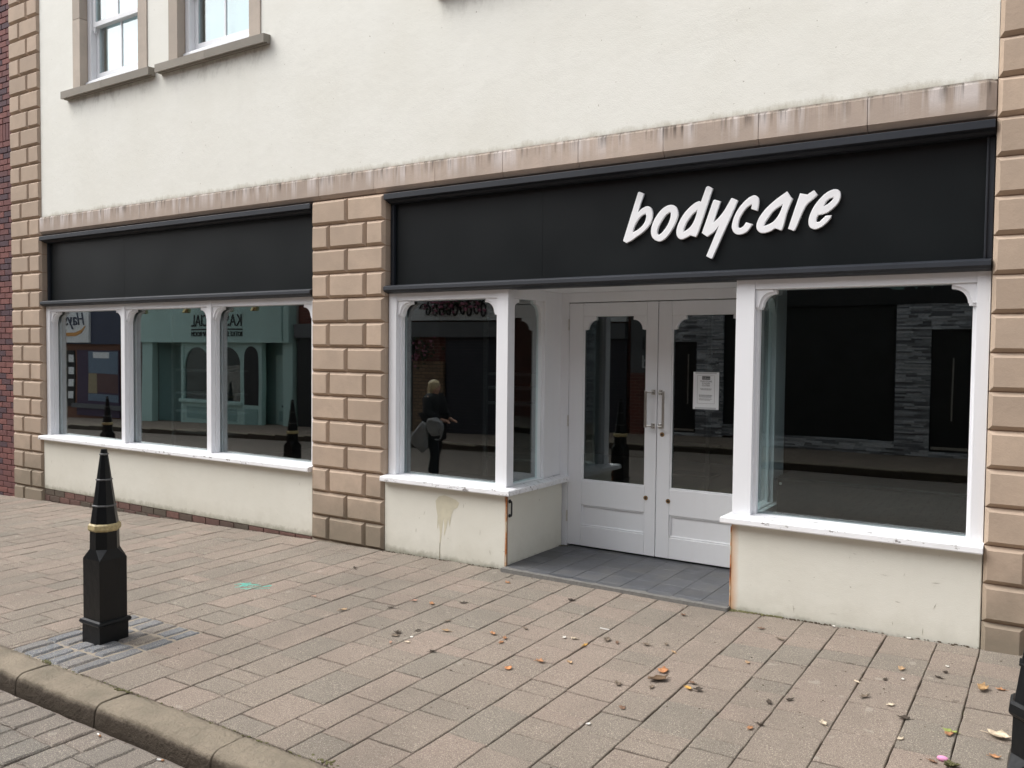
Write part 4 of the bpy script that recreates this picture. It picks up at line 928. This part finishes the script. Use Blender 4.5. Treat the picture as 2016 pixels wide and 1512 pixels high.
# --- florist style shop with script sign and shutter
e = empty('shop_building', (-13, FY, -.35), 'dark shop opposite with a white boarded sign, roller shutter and flower garland', 'building')
upper(e, -17.65, -9.0+.6, 0, 7.4, 'far_brick', (-16, -13.5, -11))
sb = MB()
for i in range(6): sb.box(-16.9, -8.45, FY-.1, FY+.06, 2.50+i*.16, 2.655+i*.16)
sb = sb.build('sign_board', 'board_white', e)
q = MB(); pts = []
for i in range(260):
    t = i/259; ang = t*2*math.pi*9.5; pts.append((-11.15-t*1.95+.11*math.cos(ang), FY+.08, 2.80+.17*math.sin(ang)*(1+.35*math.sin(t*31))))
q.tube(pts, .022, 6); q.build('script_lettering', 'anthracite', sb)
fbox(-17.6, -8.45, -.1, .10, 2.10, 2.46).build('shutter_box', 'grey_beam', e)
fbox(-17.6, -13.5, -.1, -.02, -.7, 2.10).build('window', 'far_dark', e)
sh = MB()
for i in range(34): sh.box(-12.5, -8.45, FY-.06, FY-.03+(.012 if i % 2 else 0), -.4+i*.0735, -.4+i*.0735+.07)
sh.build('roller_shutter', 'shutter_black', e)
fbox(-13.45, -12.52, -.1, .05, -.7, 1.52).build('brick_pier', 'buff_brick', e)
fl = MB(); lf = MB()
for i in range(240):
    a = rng.gauss(-12.1, .38); z = 3.02+rng.gauss(0, .14)-abs(a+12.1)*.1; s = rng.uniform(.02, .05); (fl if rng.random() < .62 else lf).ball((a, FY+.15+rng.uniform(0, .12), z), s, s, s, 5, 4)
for i in range(70):
    a = rng.gauss(-13.05, .25); z = 1.75+rng.gauss(0, .15); s = rng.uniform(.02, .045); (fl if rng.random() < .35 else lf).ball((a, FY+.1+rng.uniform(0, .12), z), s, s, s, 5, 4)
fl.build('flowers', 'flower_pink', e, kind='stuff'); lf.build('foliage', 'leaf_dark', e, kind='stuff')
# --- slate clad bar
e = empty('shop_building', (-3, FY, 0), 'dark shop opposite clad in split slate strips with tall black doors', 'building')
upper(e, -8.35, 6, 0, 7.8, 'far_brick', (-6.5, -3.5, -.5, 3))
fbox(-8.34, 6, -.11, .02, 2.67, 3.6).build('fascia', 'anthracite', e)
q = MB()
for a, b, c, d in ((-7.4, -6.15, 2.02, 2.67), (-6.75, -6.15, -.05, 2.02), (-2.45, -1.9, .02, 2.67), (-1.9, .4, 2.24, 2.67), (-6.15, -2.45, .0, .24), (-7.4, -6.75, -.12, .0), (-1.9, .4, -.02, .1), (.4, 3.0, .0, 2.67)):
    z = c
    while z < d-.005:
        h = min(rng.choice((.026, .032, .04)), d-z); xx = a
        while xx < b-.005:
            wv = min(rng.uniform(.12, .34), b-xx); q.box(xx, xx+wv-.002, FY-.1, FY+rng.uniform(.0, .032), z, z+h-.0015, rng.random()); xx += wv
        z += h
q.build('slate_cladding', 'slate', e, kind='stuff')
for a, b, zb_, zt_ in ((-7.4, -6.75, .0, 2.02), (-1.9, .4, .1, 2.24)):
    d_ = fbox(a, b, -.1, -.06, zb_, zt_).build('door', 'far_dark', e)
    hx = b-.2 if a < -5 else a+.35
    fbox(hx-.012, hx+.012, -.03, -.005, .65, 1.75).build('pull_handle', 'steel', d_); fbox(a+.03, b-.06, -.059, -.045, zb_+.04, zb_+.09).build('kick_strip', 'steel', d_)
fbox(-6.15, -2.45, -.1, -.07, .24, 2.67).build('window', 'far_dark', e)
text('lettering', 'WB', .5, (-1.75, FY+.03, 2.92), 'teal_dark', e, face='+y', depth=.02, width=.85)
fbox(-8.34, -7.42, -.1, .0, -.2, 1.3).build('brick_panel', 'far_brick', e)
bp = fbox(-8.34, -7.42, -.1, .0, 1.3, 2.66).build('notice_panel', 'grey_beam', e)
text('lettering', 'bid', .42, (-7.55, FY+.005, 1.85), 'anthracite', bp, face='+y', depth=.004); text('lettering', 'bid', .42, (-7.55, FY+.005, 1.42), 'sign_white', bp, face='+y', depth=.004)
# far ends of the street closing the view in the glass
e = empty('terrace_house', (-48, -5, -1.2), 'plain pale house closing the far low end of the street', 'house')
m = MB(); m.box(-52, -44, -16, 8, -2, 7); m.build('wall', 'far_stucco', e); m = MB(); m.prism([(-16, 7), (-4, 9), (8, 7)], -52, -44, 'x'); m.build('roof', 'roof_slate', e)

# ================================================================== PEOPLE (seen in the glass)
def skinned(name, nodes, edges, mat, parent, origin, sub=2):
    bm = bmesh.new(); lay = bm.verts.layers.skin.verify(); vs = {}
    for i, (k, (p, rr)) in enumerate(nodes.items()):
        v = bm.verts.new((p[0], p[1], p[2])); v[lay].radius = (rr, rr) if not isinstance(rr, tuple) else rr; v[lay].use_root = (i == 0); vs[k] = v
    for a, b in edges: bm.edges.new((vs[a], vs[b]))
    me = bpy.data.meshes.new(name); bm.to_mesh(me); bm.free(); me.materials.append(MATS[mat])
    ob = bpy.data.objects.new(name, me); link(ob, origin, parent)
    sk = ob.modifiers.new('skin', 'SKIN'); sk.use_smooth_shade = True
    sd_ = ob.modifiers.new('sub', 'SUBSURF'); sd_.levels = sub; sd_.render_levels = sub
    return ob
def chain(*ks): return [(ks[i], ks[i+1]) for i in range(len(ks)-1)]
def person(loc, label, H, hair, coat, long_hair, arm):
    e = empty('person', loc, label, 'person'); s = H/1.65; o = loc
    N = {}
    def a(k, x, y, z, rr): N[k] = ((x*s, y*s, z*s), rr*s)
    a('pel', 0, 0, .92, .115); a('sp1', .0, 0, 1.06, .105); a('sp2', .0, 0, 1.22, .12); a('chest', .0, 0, 1.34, .115); a('nk', .01, 0, 1.44, .05); a('h0', .02, 0, 1.50, .062); a('h1', .025, 0, 1.57, .082); a('h2', .02, 0, 1.63, .06)
    a('nose', .115, 0, 1.555, .010); E = chain('pel', 'sp1', 'sp2', 'chest', 'nk', 'h0', 'h1', 'h2')+[('h1', 'nose')]
    for t, sy in (('L', 1), ('R', -1)):
        st = .16*sy
        a('sh'+t, 0, .16*sy, 1.38, .055); E.append(('chest', 'sh'+t))
        if arm: a('el'+t, .03, .21*sy, 1.12, .042); a('wr'+t, .24, .12*sy, 1.02, .028); a('ha'+t, .31, .10*sy, 1.01, .026)
        else: a('el'+t, -.03, .21*sy, 1.10, .042); a('wr'+t, .06*sy+.04, .21*sy, .88, .028); a('ha'+t, .06*sy+.06, .21*sy, .81, .026)
        E += chain('sh'+t, 'el'+t, 'wr'+t, 'ha'+t); hx, hy, hz = [q/s for q in N['ha'+t][0]]
        for f in range(4):
            dy = (-.022+.0147*f); dx, dz = (.05, -.01) if arm else (.004, -.05)
            a('f%d%s' % (f, t), hx+dx, hy+dy, hz+dz, .008); a('g%d%s' % (f, t), hx+dx*1.6+(0 if arm else .012), hy+dy, hz+dz*1.6-(.02 if arm else 0), .007); E += chain('ha'+t, 'f%d%s' % (f, t), 'g%d%s' % (f, t))
        a('th'+t, hx+.01, hy-.035*sy, hz+.01, .009); a('tt'+t, hx+.035, hy-.045*sy, hz, .008); E += chain('wr'+t, 'th'+t, 'tt'+t)
        a('hp'+t, 0, .09*sy, .86, .095); a('kn'+t, .06*sy+.03, .10*sy, .49, .062); a('an'+t, .13*sy-.03, .10*sy, .08, .040); a('to'+t, .13*sy+.10, .11*sy, .03, .032)
        E += chain('pel', 'hp'+t, 'kn'+t, 'an'+t, 'to'+t)
    skinned('body', N, E, 'skin', e, o)
    C = {k: (N[k][0], N[k][1]+(.09 if k in ('pel', 'sp1', 'sp2', 'chest') and arm else .045)*s) for k in ('pel', 'sp1', 'sp2', 'chest', 'shL', 'elL', 'wrL', 'shR', 'elR', 'wrR')}
    C['hem'] = ((0, 0, .66*s), (.24 if arm else .17)*s); C['nk0'] = ((.0, 0, 1.43*s), .075*s)
    skinned('coat', C, chain('pel', 'sp1', 'sp2', 'chest', 'nk0')+chain('chest', 'shL', 'elL', 'wrL')+chain('chest', 'shR', 'elR', 'wrR')+[('pel', 'hem')], coat, e, o)
    for t in 'LR':
        T = {k+t: (N[k+t][0], N[k+t][1]+.022*s) for k in ('hp', 'kn', 'an')}
        skinned('trousers', T, chain('hp'+t, 'kn'+t, 'an'+t), 'trouser_black', e, o)
        S_ = {'an': ((N['an'+t][0][0], N['an'+t][0][1], .06*s), .050*s), 'to': (N['to'+t][0], .042*s)}; skinned('shoe', S_, [('an', 'to')], 'shoe_dark', e, o)
    m = MB(); L = lambda x, y, z: (loc[0]+x*s, loc[1]+y*s, loc[2]+z*s)
    m.ball(L(-.012, 0, 1.592), .108*s, .098*s, .10*s, 16, 12); m.ball(L(-.045, 0, 1.53), .078*s, .094*s, .10*s, 16, 12)
    if long_hair: m.ball(L(-.055, 0, 1.45), .062*s, .090*s, .13*s, 16, 12)
    m.build('hair', hair, e, smooth=True)
    for sy in (-1, 1):
        m = MB(); m.ball((loc[0]+.103*s, loc[1]+.032*s*sy, loc[2]+1.583*s), .006, .010, .007, 6, 4); m.build('eye', 'ink', e)
    m = MB(); m.ball((loc[0]+.100*s, loc[1], loc[2]+1.515*s), .006, .022, .006, 6, 4); m.build('mouth', 'petal_pink', e)
    return e
wz_ = gl(-8.1)-.145
person((-8.1, -4.35, wz_), 'blond person in black walking along the road with a grey bag in hand', 1.52, 'hair_blond', 'coat_black', True, True)
person((-8.95, -4.5, gl(-8.95)-.145), 'brown haired person in dark clothes walking behind the blond one', 1.56, 'hair_brown', 'jacket_brown', False, False)
bg = empty('shoulder_bag', (-7.86, -4.25, wz_+.45), 'slouchy pale grey bag carried by the blond walker', 'bag')
def bx_(pts, y0, y1, nm):
    m = MB(); X, Y, Z = -8.1, -4.35, wz_; n = len(pts); cx = sum(p[0] for p in pts)/n; cz = sum(p[1] for p in pts)/n
    ls = [[(X+cx+(p[0]-cx)*k, Y+yy, Z+cz+(p[1]-cz)*k) for p in pts] for yy, k in ((y0, .75), (y0+.03, 1), (y1-.03, 1), (y1, .75))]
    m.loops(ls); return m.build(nm, 'bag_grey', bg, bevel=.01)
bx_([(-.30, .62), (-.02, .44), (.06, .52), (.08, .86), (-.02, .92), (-.15, .78)], .20, .32, 'sack')
bx_([(.06, .90), (.10, .97), (.20, .99), (.31, .93), (.34, .82), (.29, .72), (.18, .70), (.10, .78)], .16, .32, 'body')
m = MB(); m.tube([(-8.1+.30+.10*math.cos(R(a_)), -4.35+.32, wz_+.80+.14*math.sin(R(a_))) for a_ in range(-110, 111, 20)], .012, 6); m.build('strap', 'bag_grey', bg)

# ================================================================== LEAVES AND LITTER
names = {'t': ('tan', 'curled tan'), 'o': ('orange', 'small orange-brown'), 'b': ('orange', 'bright orange oval'), 'p': ('pale', 'pale dry'), 'w': ('white', 'white'), 'g': ('grey', 'shrivelled grey-brown'), 'd': ('dark', 'dark rotten'), 'k': ('pink', 'pinkish dry'), 'y': ('yellow', 'yellow-orange'),
         'n': ('brown', 'small brown'), 'O': ('orange', 'large orange'), 'N': ('brown', 'large dull brown'), 'T': ('tan', 'long ragged tan'), 'G': ('green', 'yellow-green'), 'P': ('pale', 'large pale cupped')}
LV = [(-4.06,-1.47,'t'),(-3.63,-1.04,'o'),(-3.21,-1.43,'t'),(-3.31,-1.27,'g'),(-2.93,-1.31,'o'),(-2.82,-1.34,'o'),(-2.80,-1.41,'o'),(-2.81,-1.12,'g'),(-2.44,-1.55,'o'),(-2.29,-1.47,'t'),(-2.54,-1.73,'b'),(-2.46,-1.11,'p'),(-2.52,-1.13,'w'),(-3.42,-1.67,'g'),(-3.44,-1.62,'d'),(-3.28,-1.72,'p'),(-3.36,-1.78,'k'),(-3.05,-1.76,'d'),(-3.81,-1.26,'d'),(-4.77,-0.61,'d'),(-3.48,-0.31,'o'),(-2.86,-0.43,'d'),(-3.32,-1.63,'w'),(-4.47,-1.34,'k'),(-3.78,-1.05,'k'),(-2.35,-1.18,'y'),(-3.46,-0.90,'d'),(-3.36,-1.52,'d'),(-2.07,-0.31,'n'),(-1.80,-1.29,'O'),(-1.77,-1.43,'N'),(-1.59,-1.45,'y'),(-1.54,-1.45,'d'),(-1.93,-1.59,'g'),(-1.76,-1.54,'g'),(-1.78,-1.85,'n'),(-1.86,-0.99,'t'),(-1.60,-1.37,'n'),(-1.17,-1.75,'o'),(-1.14,-1.69,'d'),(-1.44,-0.93,'t'),(-1.18,-1.42,'d'),(-2.21,-1.03,'n'),(-2.28,-1.02,'g'),(-1.84,-2.10,'w'),(-1.55,-0.31,'n'),(-1.39,-0.45,'g'),(-2.05,-0.96,'g'),(-1.95,-0.89,'g'),(-1.10,-1.33,'d'),(-0.69,-0.59,'t'),(-0.86,-0.91,'p'),(-0.66,-0.75,'w'),(-0.74,-0.80,'d'),(-0.50,-0.63,'d'),(-0.48,-0.43,'w'),(-0.79,-1.10,'g'),(-0.66,-1.14,'p'),(-0.58,-1.27,'d'),(-0.29,-0.70,'T'),(-0.21,-0.65,'o'),(-0.38,-1.32,'G'),(-0.38,-1.35,'o'),(-0.19,-1.26,'P'),(-0.56,-1.51,'p'),(-0.41,-1.67,'n'),(-0.19,-1.49,'o'),(-0.89,-1.53,'p'),(-0.48,-0.53,'d'),(-0.73,-0.03,'w'),(-1.17,-0.03,'w')]
SZ = {'t': .028, 'o': .026, 'b': .030, 'p': .024, 'w': .014, 'g': .030, 'd': .026, 'k': .022, 'y': .022, 'n': .024, 'O': .050, 'N': .052, 'T': .050, 'G': .032, 'P': .060}
for (x, y, k) in LV:
    s = SZ[k]*rng.uniform(.7, 1.05); th = rng.uniform(0, 6.28); z0 = g(x, y)+.002; asp = rng.uniform(.45, .7) if k not in 'PbwO' else .75
    cr = rng.uniform(.25, .8)*s; tw = rng.uniform(-.4, .4)*s; m = MB(); n = 13; top = []; cen = []
    for i in range(n):
        a = 2*math.pi*i/n; rr = s*(1+(.22 if k not in 'bw' else .03)*math.sin(a*5+th)+rng.uniform(-.13, .13)); lx, ly = rr*math.cos(a), rr*math.sin(a)*asp
        top.append((lx, ly, cr*((lx/s)**2*.5+(ly/(s*asp))**2*.5)*rng.uniform(.6, 1.2)+tw*(lx/s)*(ly/(s*asp))*.5+abs(tw)*.5))
    inner = [(p[0]*.45, p[1]*.45, p[2]*.25+.001) for p in top]
    c_, s_ = math.cos(th), math.sin(th)
    T = lambda p, dz=0: (x+p[0]*c_-p[1]*s_, y+p[0]*s_+p[1]*c_, z0+max(p[2], 0)+dz)
    vs = [T(p, .0012) for p in top]+[T(p, .0012) for p in inner]+[T((0, 0, 0), .0014)]; fs = []
    for i in range(n):
        j = (i+1) % n; fs += [(i, j, n+j, n+i), (n+i, n+j, 2*n)]
    vs += [T(p) for p in top]; fs += [(i, 2*n+1+i, 2*n+1+(i+1) % n, (i+1) % n) for i in range(n)]; fs.append(tuple(2*n+1+i for i in range(n)))
    m.add(vs, fs)
    if k not in 'wb': m.tube([T((s*.5, 0, .002)), T((s*1.2, .1*s, .004)), T((s*1.6, .3*s, .004))], .0012, 4)
    mat = 'leaf_'+('big_' if k.isupper() else '')+k.lower(); nm = 'litter_scrap' if k == 'w' else 'fallen_leaf'
    o = m.build(nm, mat, smooth=True)
    wh = ('before the end window riser' if x > -1.86 else 'before the doorway' if x > -3.0 else 'before the bay beside the doors' if x > -4.2 else 'before the middle stone pier')
    wh = ('close to the wall ' if y > -.55 else 'out toward the kerb ' if y < -1.5 else 'midway across the pavement ' if y < -1.15 else '')+wh
    if k == 'w': tag(o, 'small white scrap of litter '+wh, 'litter', 'white litter scraps on the pavement')
    else: tag(o, names[k][1]+' fallen leaf '+wh, 'leaf', names[k][1]+' leaves on the pavement')
z0 = g(-.375, -1.635); m = MB(); m.ball((-.375, -1.635, z0+.012), .024, .014, .012, 10, 6); tag(m.build('fallen_petal', 'petal_pink', smooth=True), 'pink fallen petal on a paver joint beside a green sprig', 'petal')
m = MB(); z0 = g(-.345, -1.668)-.003
for i in range(16):
    a = rng.uniform(0, 6.28); l = rng.uniform(.012, .035); b = (-.345+rng.uniform(-.012, .012), -1.668+rng.uniform(-.012, .012)); d = (math.cos(a)*l, math.sin(a)*l)
    p = (-d[1]*.3, d[0]*.3); m.add([(b[0], b[1], z0), (b[0]+d[0]*.5+p[0], b[1]+d[1]*.5+p[1], z0+.02), (b[0]+d[0], b[1]+d[1], z0+.018), (b[0]+d[0]*.5-p[0], b[1]+d[1]*.5-p[1], z0+.02)], [(0, 1, 2, 3)])
tag(m.build('weed_sprig', 'moss'), 'tiny green weed growing from a paver joint next to the pink petal', 'plant')
m = MB(); z0 = g(-2.389, -.841); m.box(-2.42, -2.355, -.845, -.838, z0+.0015, z0+.006); tag(m.build('lolly_stick', 'litter_white'), 'thin white stick lying flat on the pavers before the doorway', 'stick')
for (x, y, a) in ((-3.42, -3.30, .3), (-3.90, -3.31, -.2)):
    z0 = gl(x)-.142+.007; m = MB(); d = (math.cos(a)*.018, math.sin(a)*.018); m.tube([(x-d[0], y-d[1], z0), (x+d[0]*.3, y+d[1]*.3, z0)], .0042, 8); o = m.build('cigarette_end', 'litter_white')
    m = MB(); m.tube([(x+d[0]*.3, y+d[1]*.3, z0), (x+d[0], y+d[1], z0)], .0043, 8); m.build('filter', 'leaf_o', o)
    tag(o, 'discarded cigarette end in the road gutter against the kerb', 'cigarette end', 'cigarette ends in the gutter')
# turquoise paint flecks
m = MB()
for i in range(34):
    t = rng.random(); x, y = -5.2+.22*t+rng.gauss(0, .03), -1.42+.05*t+rng.gauss(0, .035); z0 = g(x, y)+.0012; l = rng.uniform(.008, .035); wv = rng.uniform(.002, .007); a = rng.uniform(.6, 1.3)
    d = (math.cos(a)*l, math.sin(a)*l); p = (-math.sin(a)*wv, math.cos(a)*wv); q = [(x-d[0]-p[0], y-d[1]-p[1]), (x+d[0]-p[0]*.4, y+d[1]-p[1]*.4), (x+d[0]+p[0], y+d[1]+p[1]), (x-d[0]+p[0]*.5, y-d[1]+p[1]*.5)]
    m.loops([[(u, v, z0-.001) for u, v in q], [(u, v, z0+.0006) for u, v in q]])
tag(m.build('paint_mark', 'paint_turquoise'), 'scuffed turquoise paint mark on the pavers in front of the three-light window', 'paint mark')
# grit and moss along the wall foot and kerb
m = MB(); mo = MB()
for i in range(420):
    x = rng.choice((rng.uniform(-4.99, -3.7), rng.uniform(-1.86, -.2), rng.uniform(-9, -5.9), rng.uniform(-1.86, -1.2))); y = -abs(rng.gauss(.006, .014)); s = rng.uniform(.002, .007); m.ball((x, y, g(x, y)+s*.3), s*1.4, s, s*.7, 5, 3)
for i in range(260):
    x = rng.uniform(-5, -.2); y = rng.uniform(-2.6, -.05); s = rng.uniform(.0012, .0045); m.ball((x, y, g(x, y)+s*.3), s*1.5, s, s*.6, 5, 3)
for i in range(120):
    x, y = (rng.uniform(-1.86, -1.5), -abs(rng.gauss(.004, .012))) if i < 70 else (-1.84+rng.gauss(0, .03), -abs(rng.gauss(.01, .012))); s = rng.uniform(.004, .012); mo.ball((x, y, g(x, y)), s*1.3, s, s*.7, 6, 4)
for i in range(150):
    x, y = rng.uniform(-5.2, -2.4), -3.064+rng.gauss(0, .006); s = rng.uniform(.002, .006); mo.ball((x, y, g(x, y)-.003), s*1.5, s*.8, s*.6, 6, 4)
for cx, cy in ((-4.83, -3.06), (-4.08, -3.07), (-2.62, -3.04), (-3.74, .86), (-3.68, .88)):
    for i in range(26):
        x, y = cx+rng.gauss(0, .03), cy+rng.gauss(0, .008); s = rng.uniform(.003, .007); z0 = g(x, y) if cy < 0 else PZ; mo.ball((x, y, z0), s*1.3, s, s*.6, 6, 4)
gt = m.build('grit', 'debris', kind='stuff'); tag(gt, 'dark grit and crumbs scattered along the wall foot and pavers', 'grit')
ms = mo.build('moss_clumps', 'moss', kind='stuff'); tag(ms, 'green-brown moss growing along kerb joints and wall foot', 'moss')
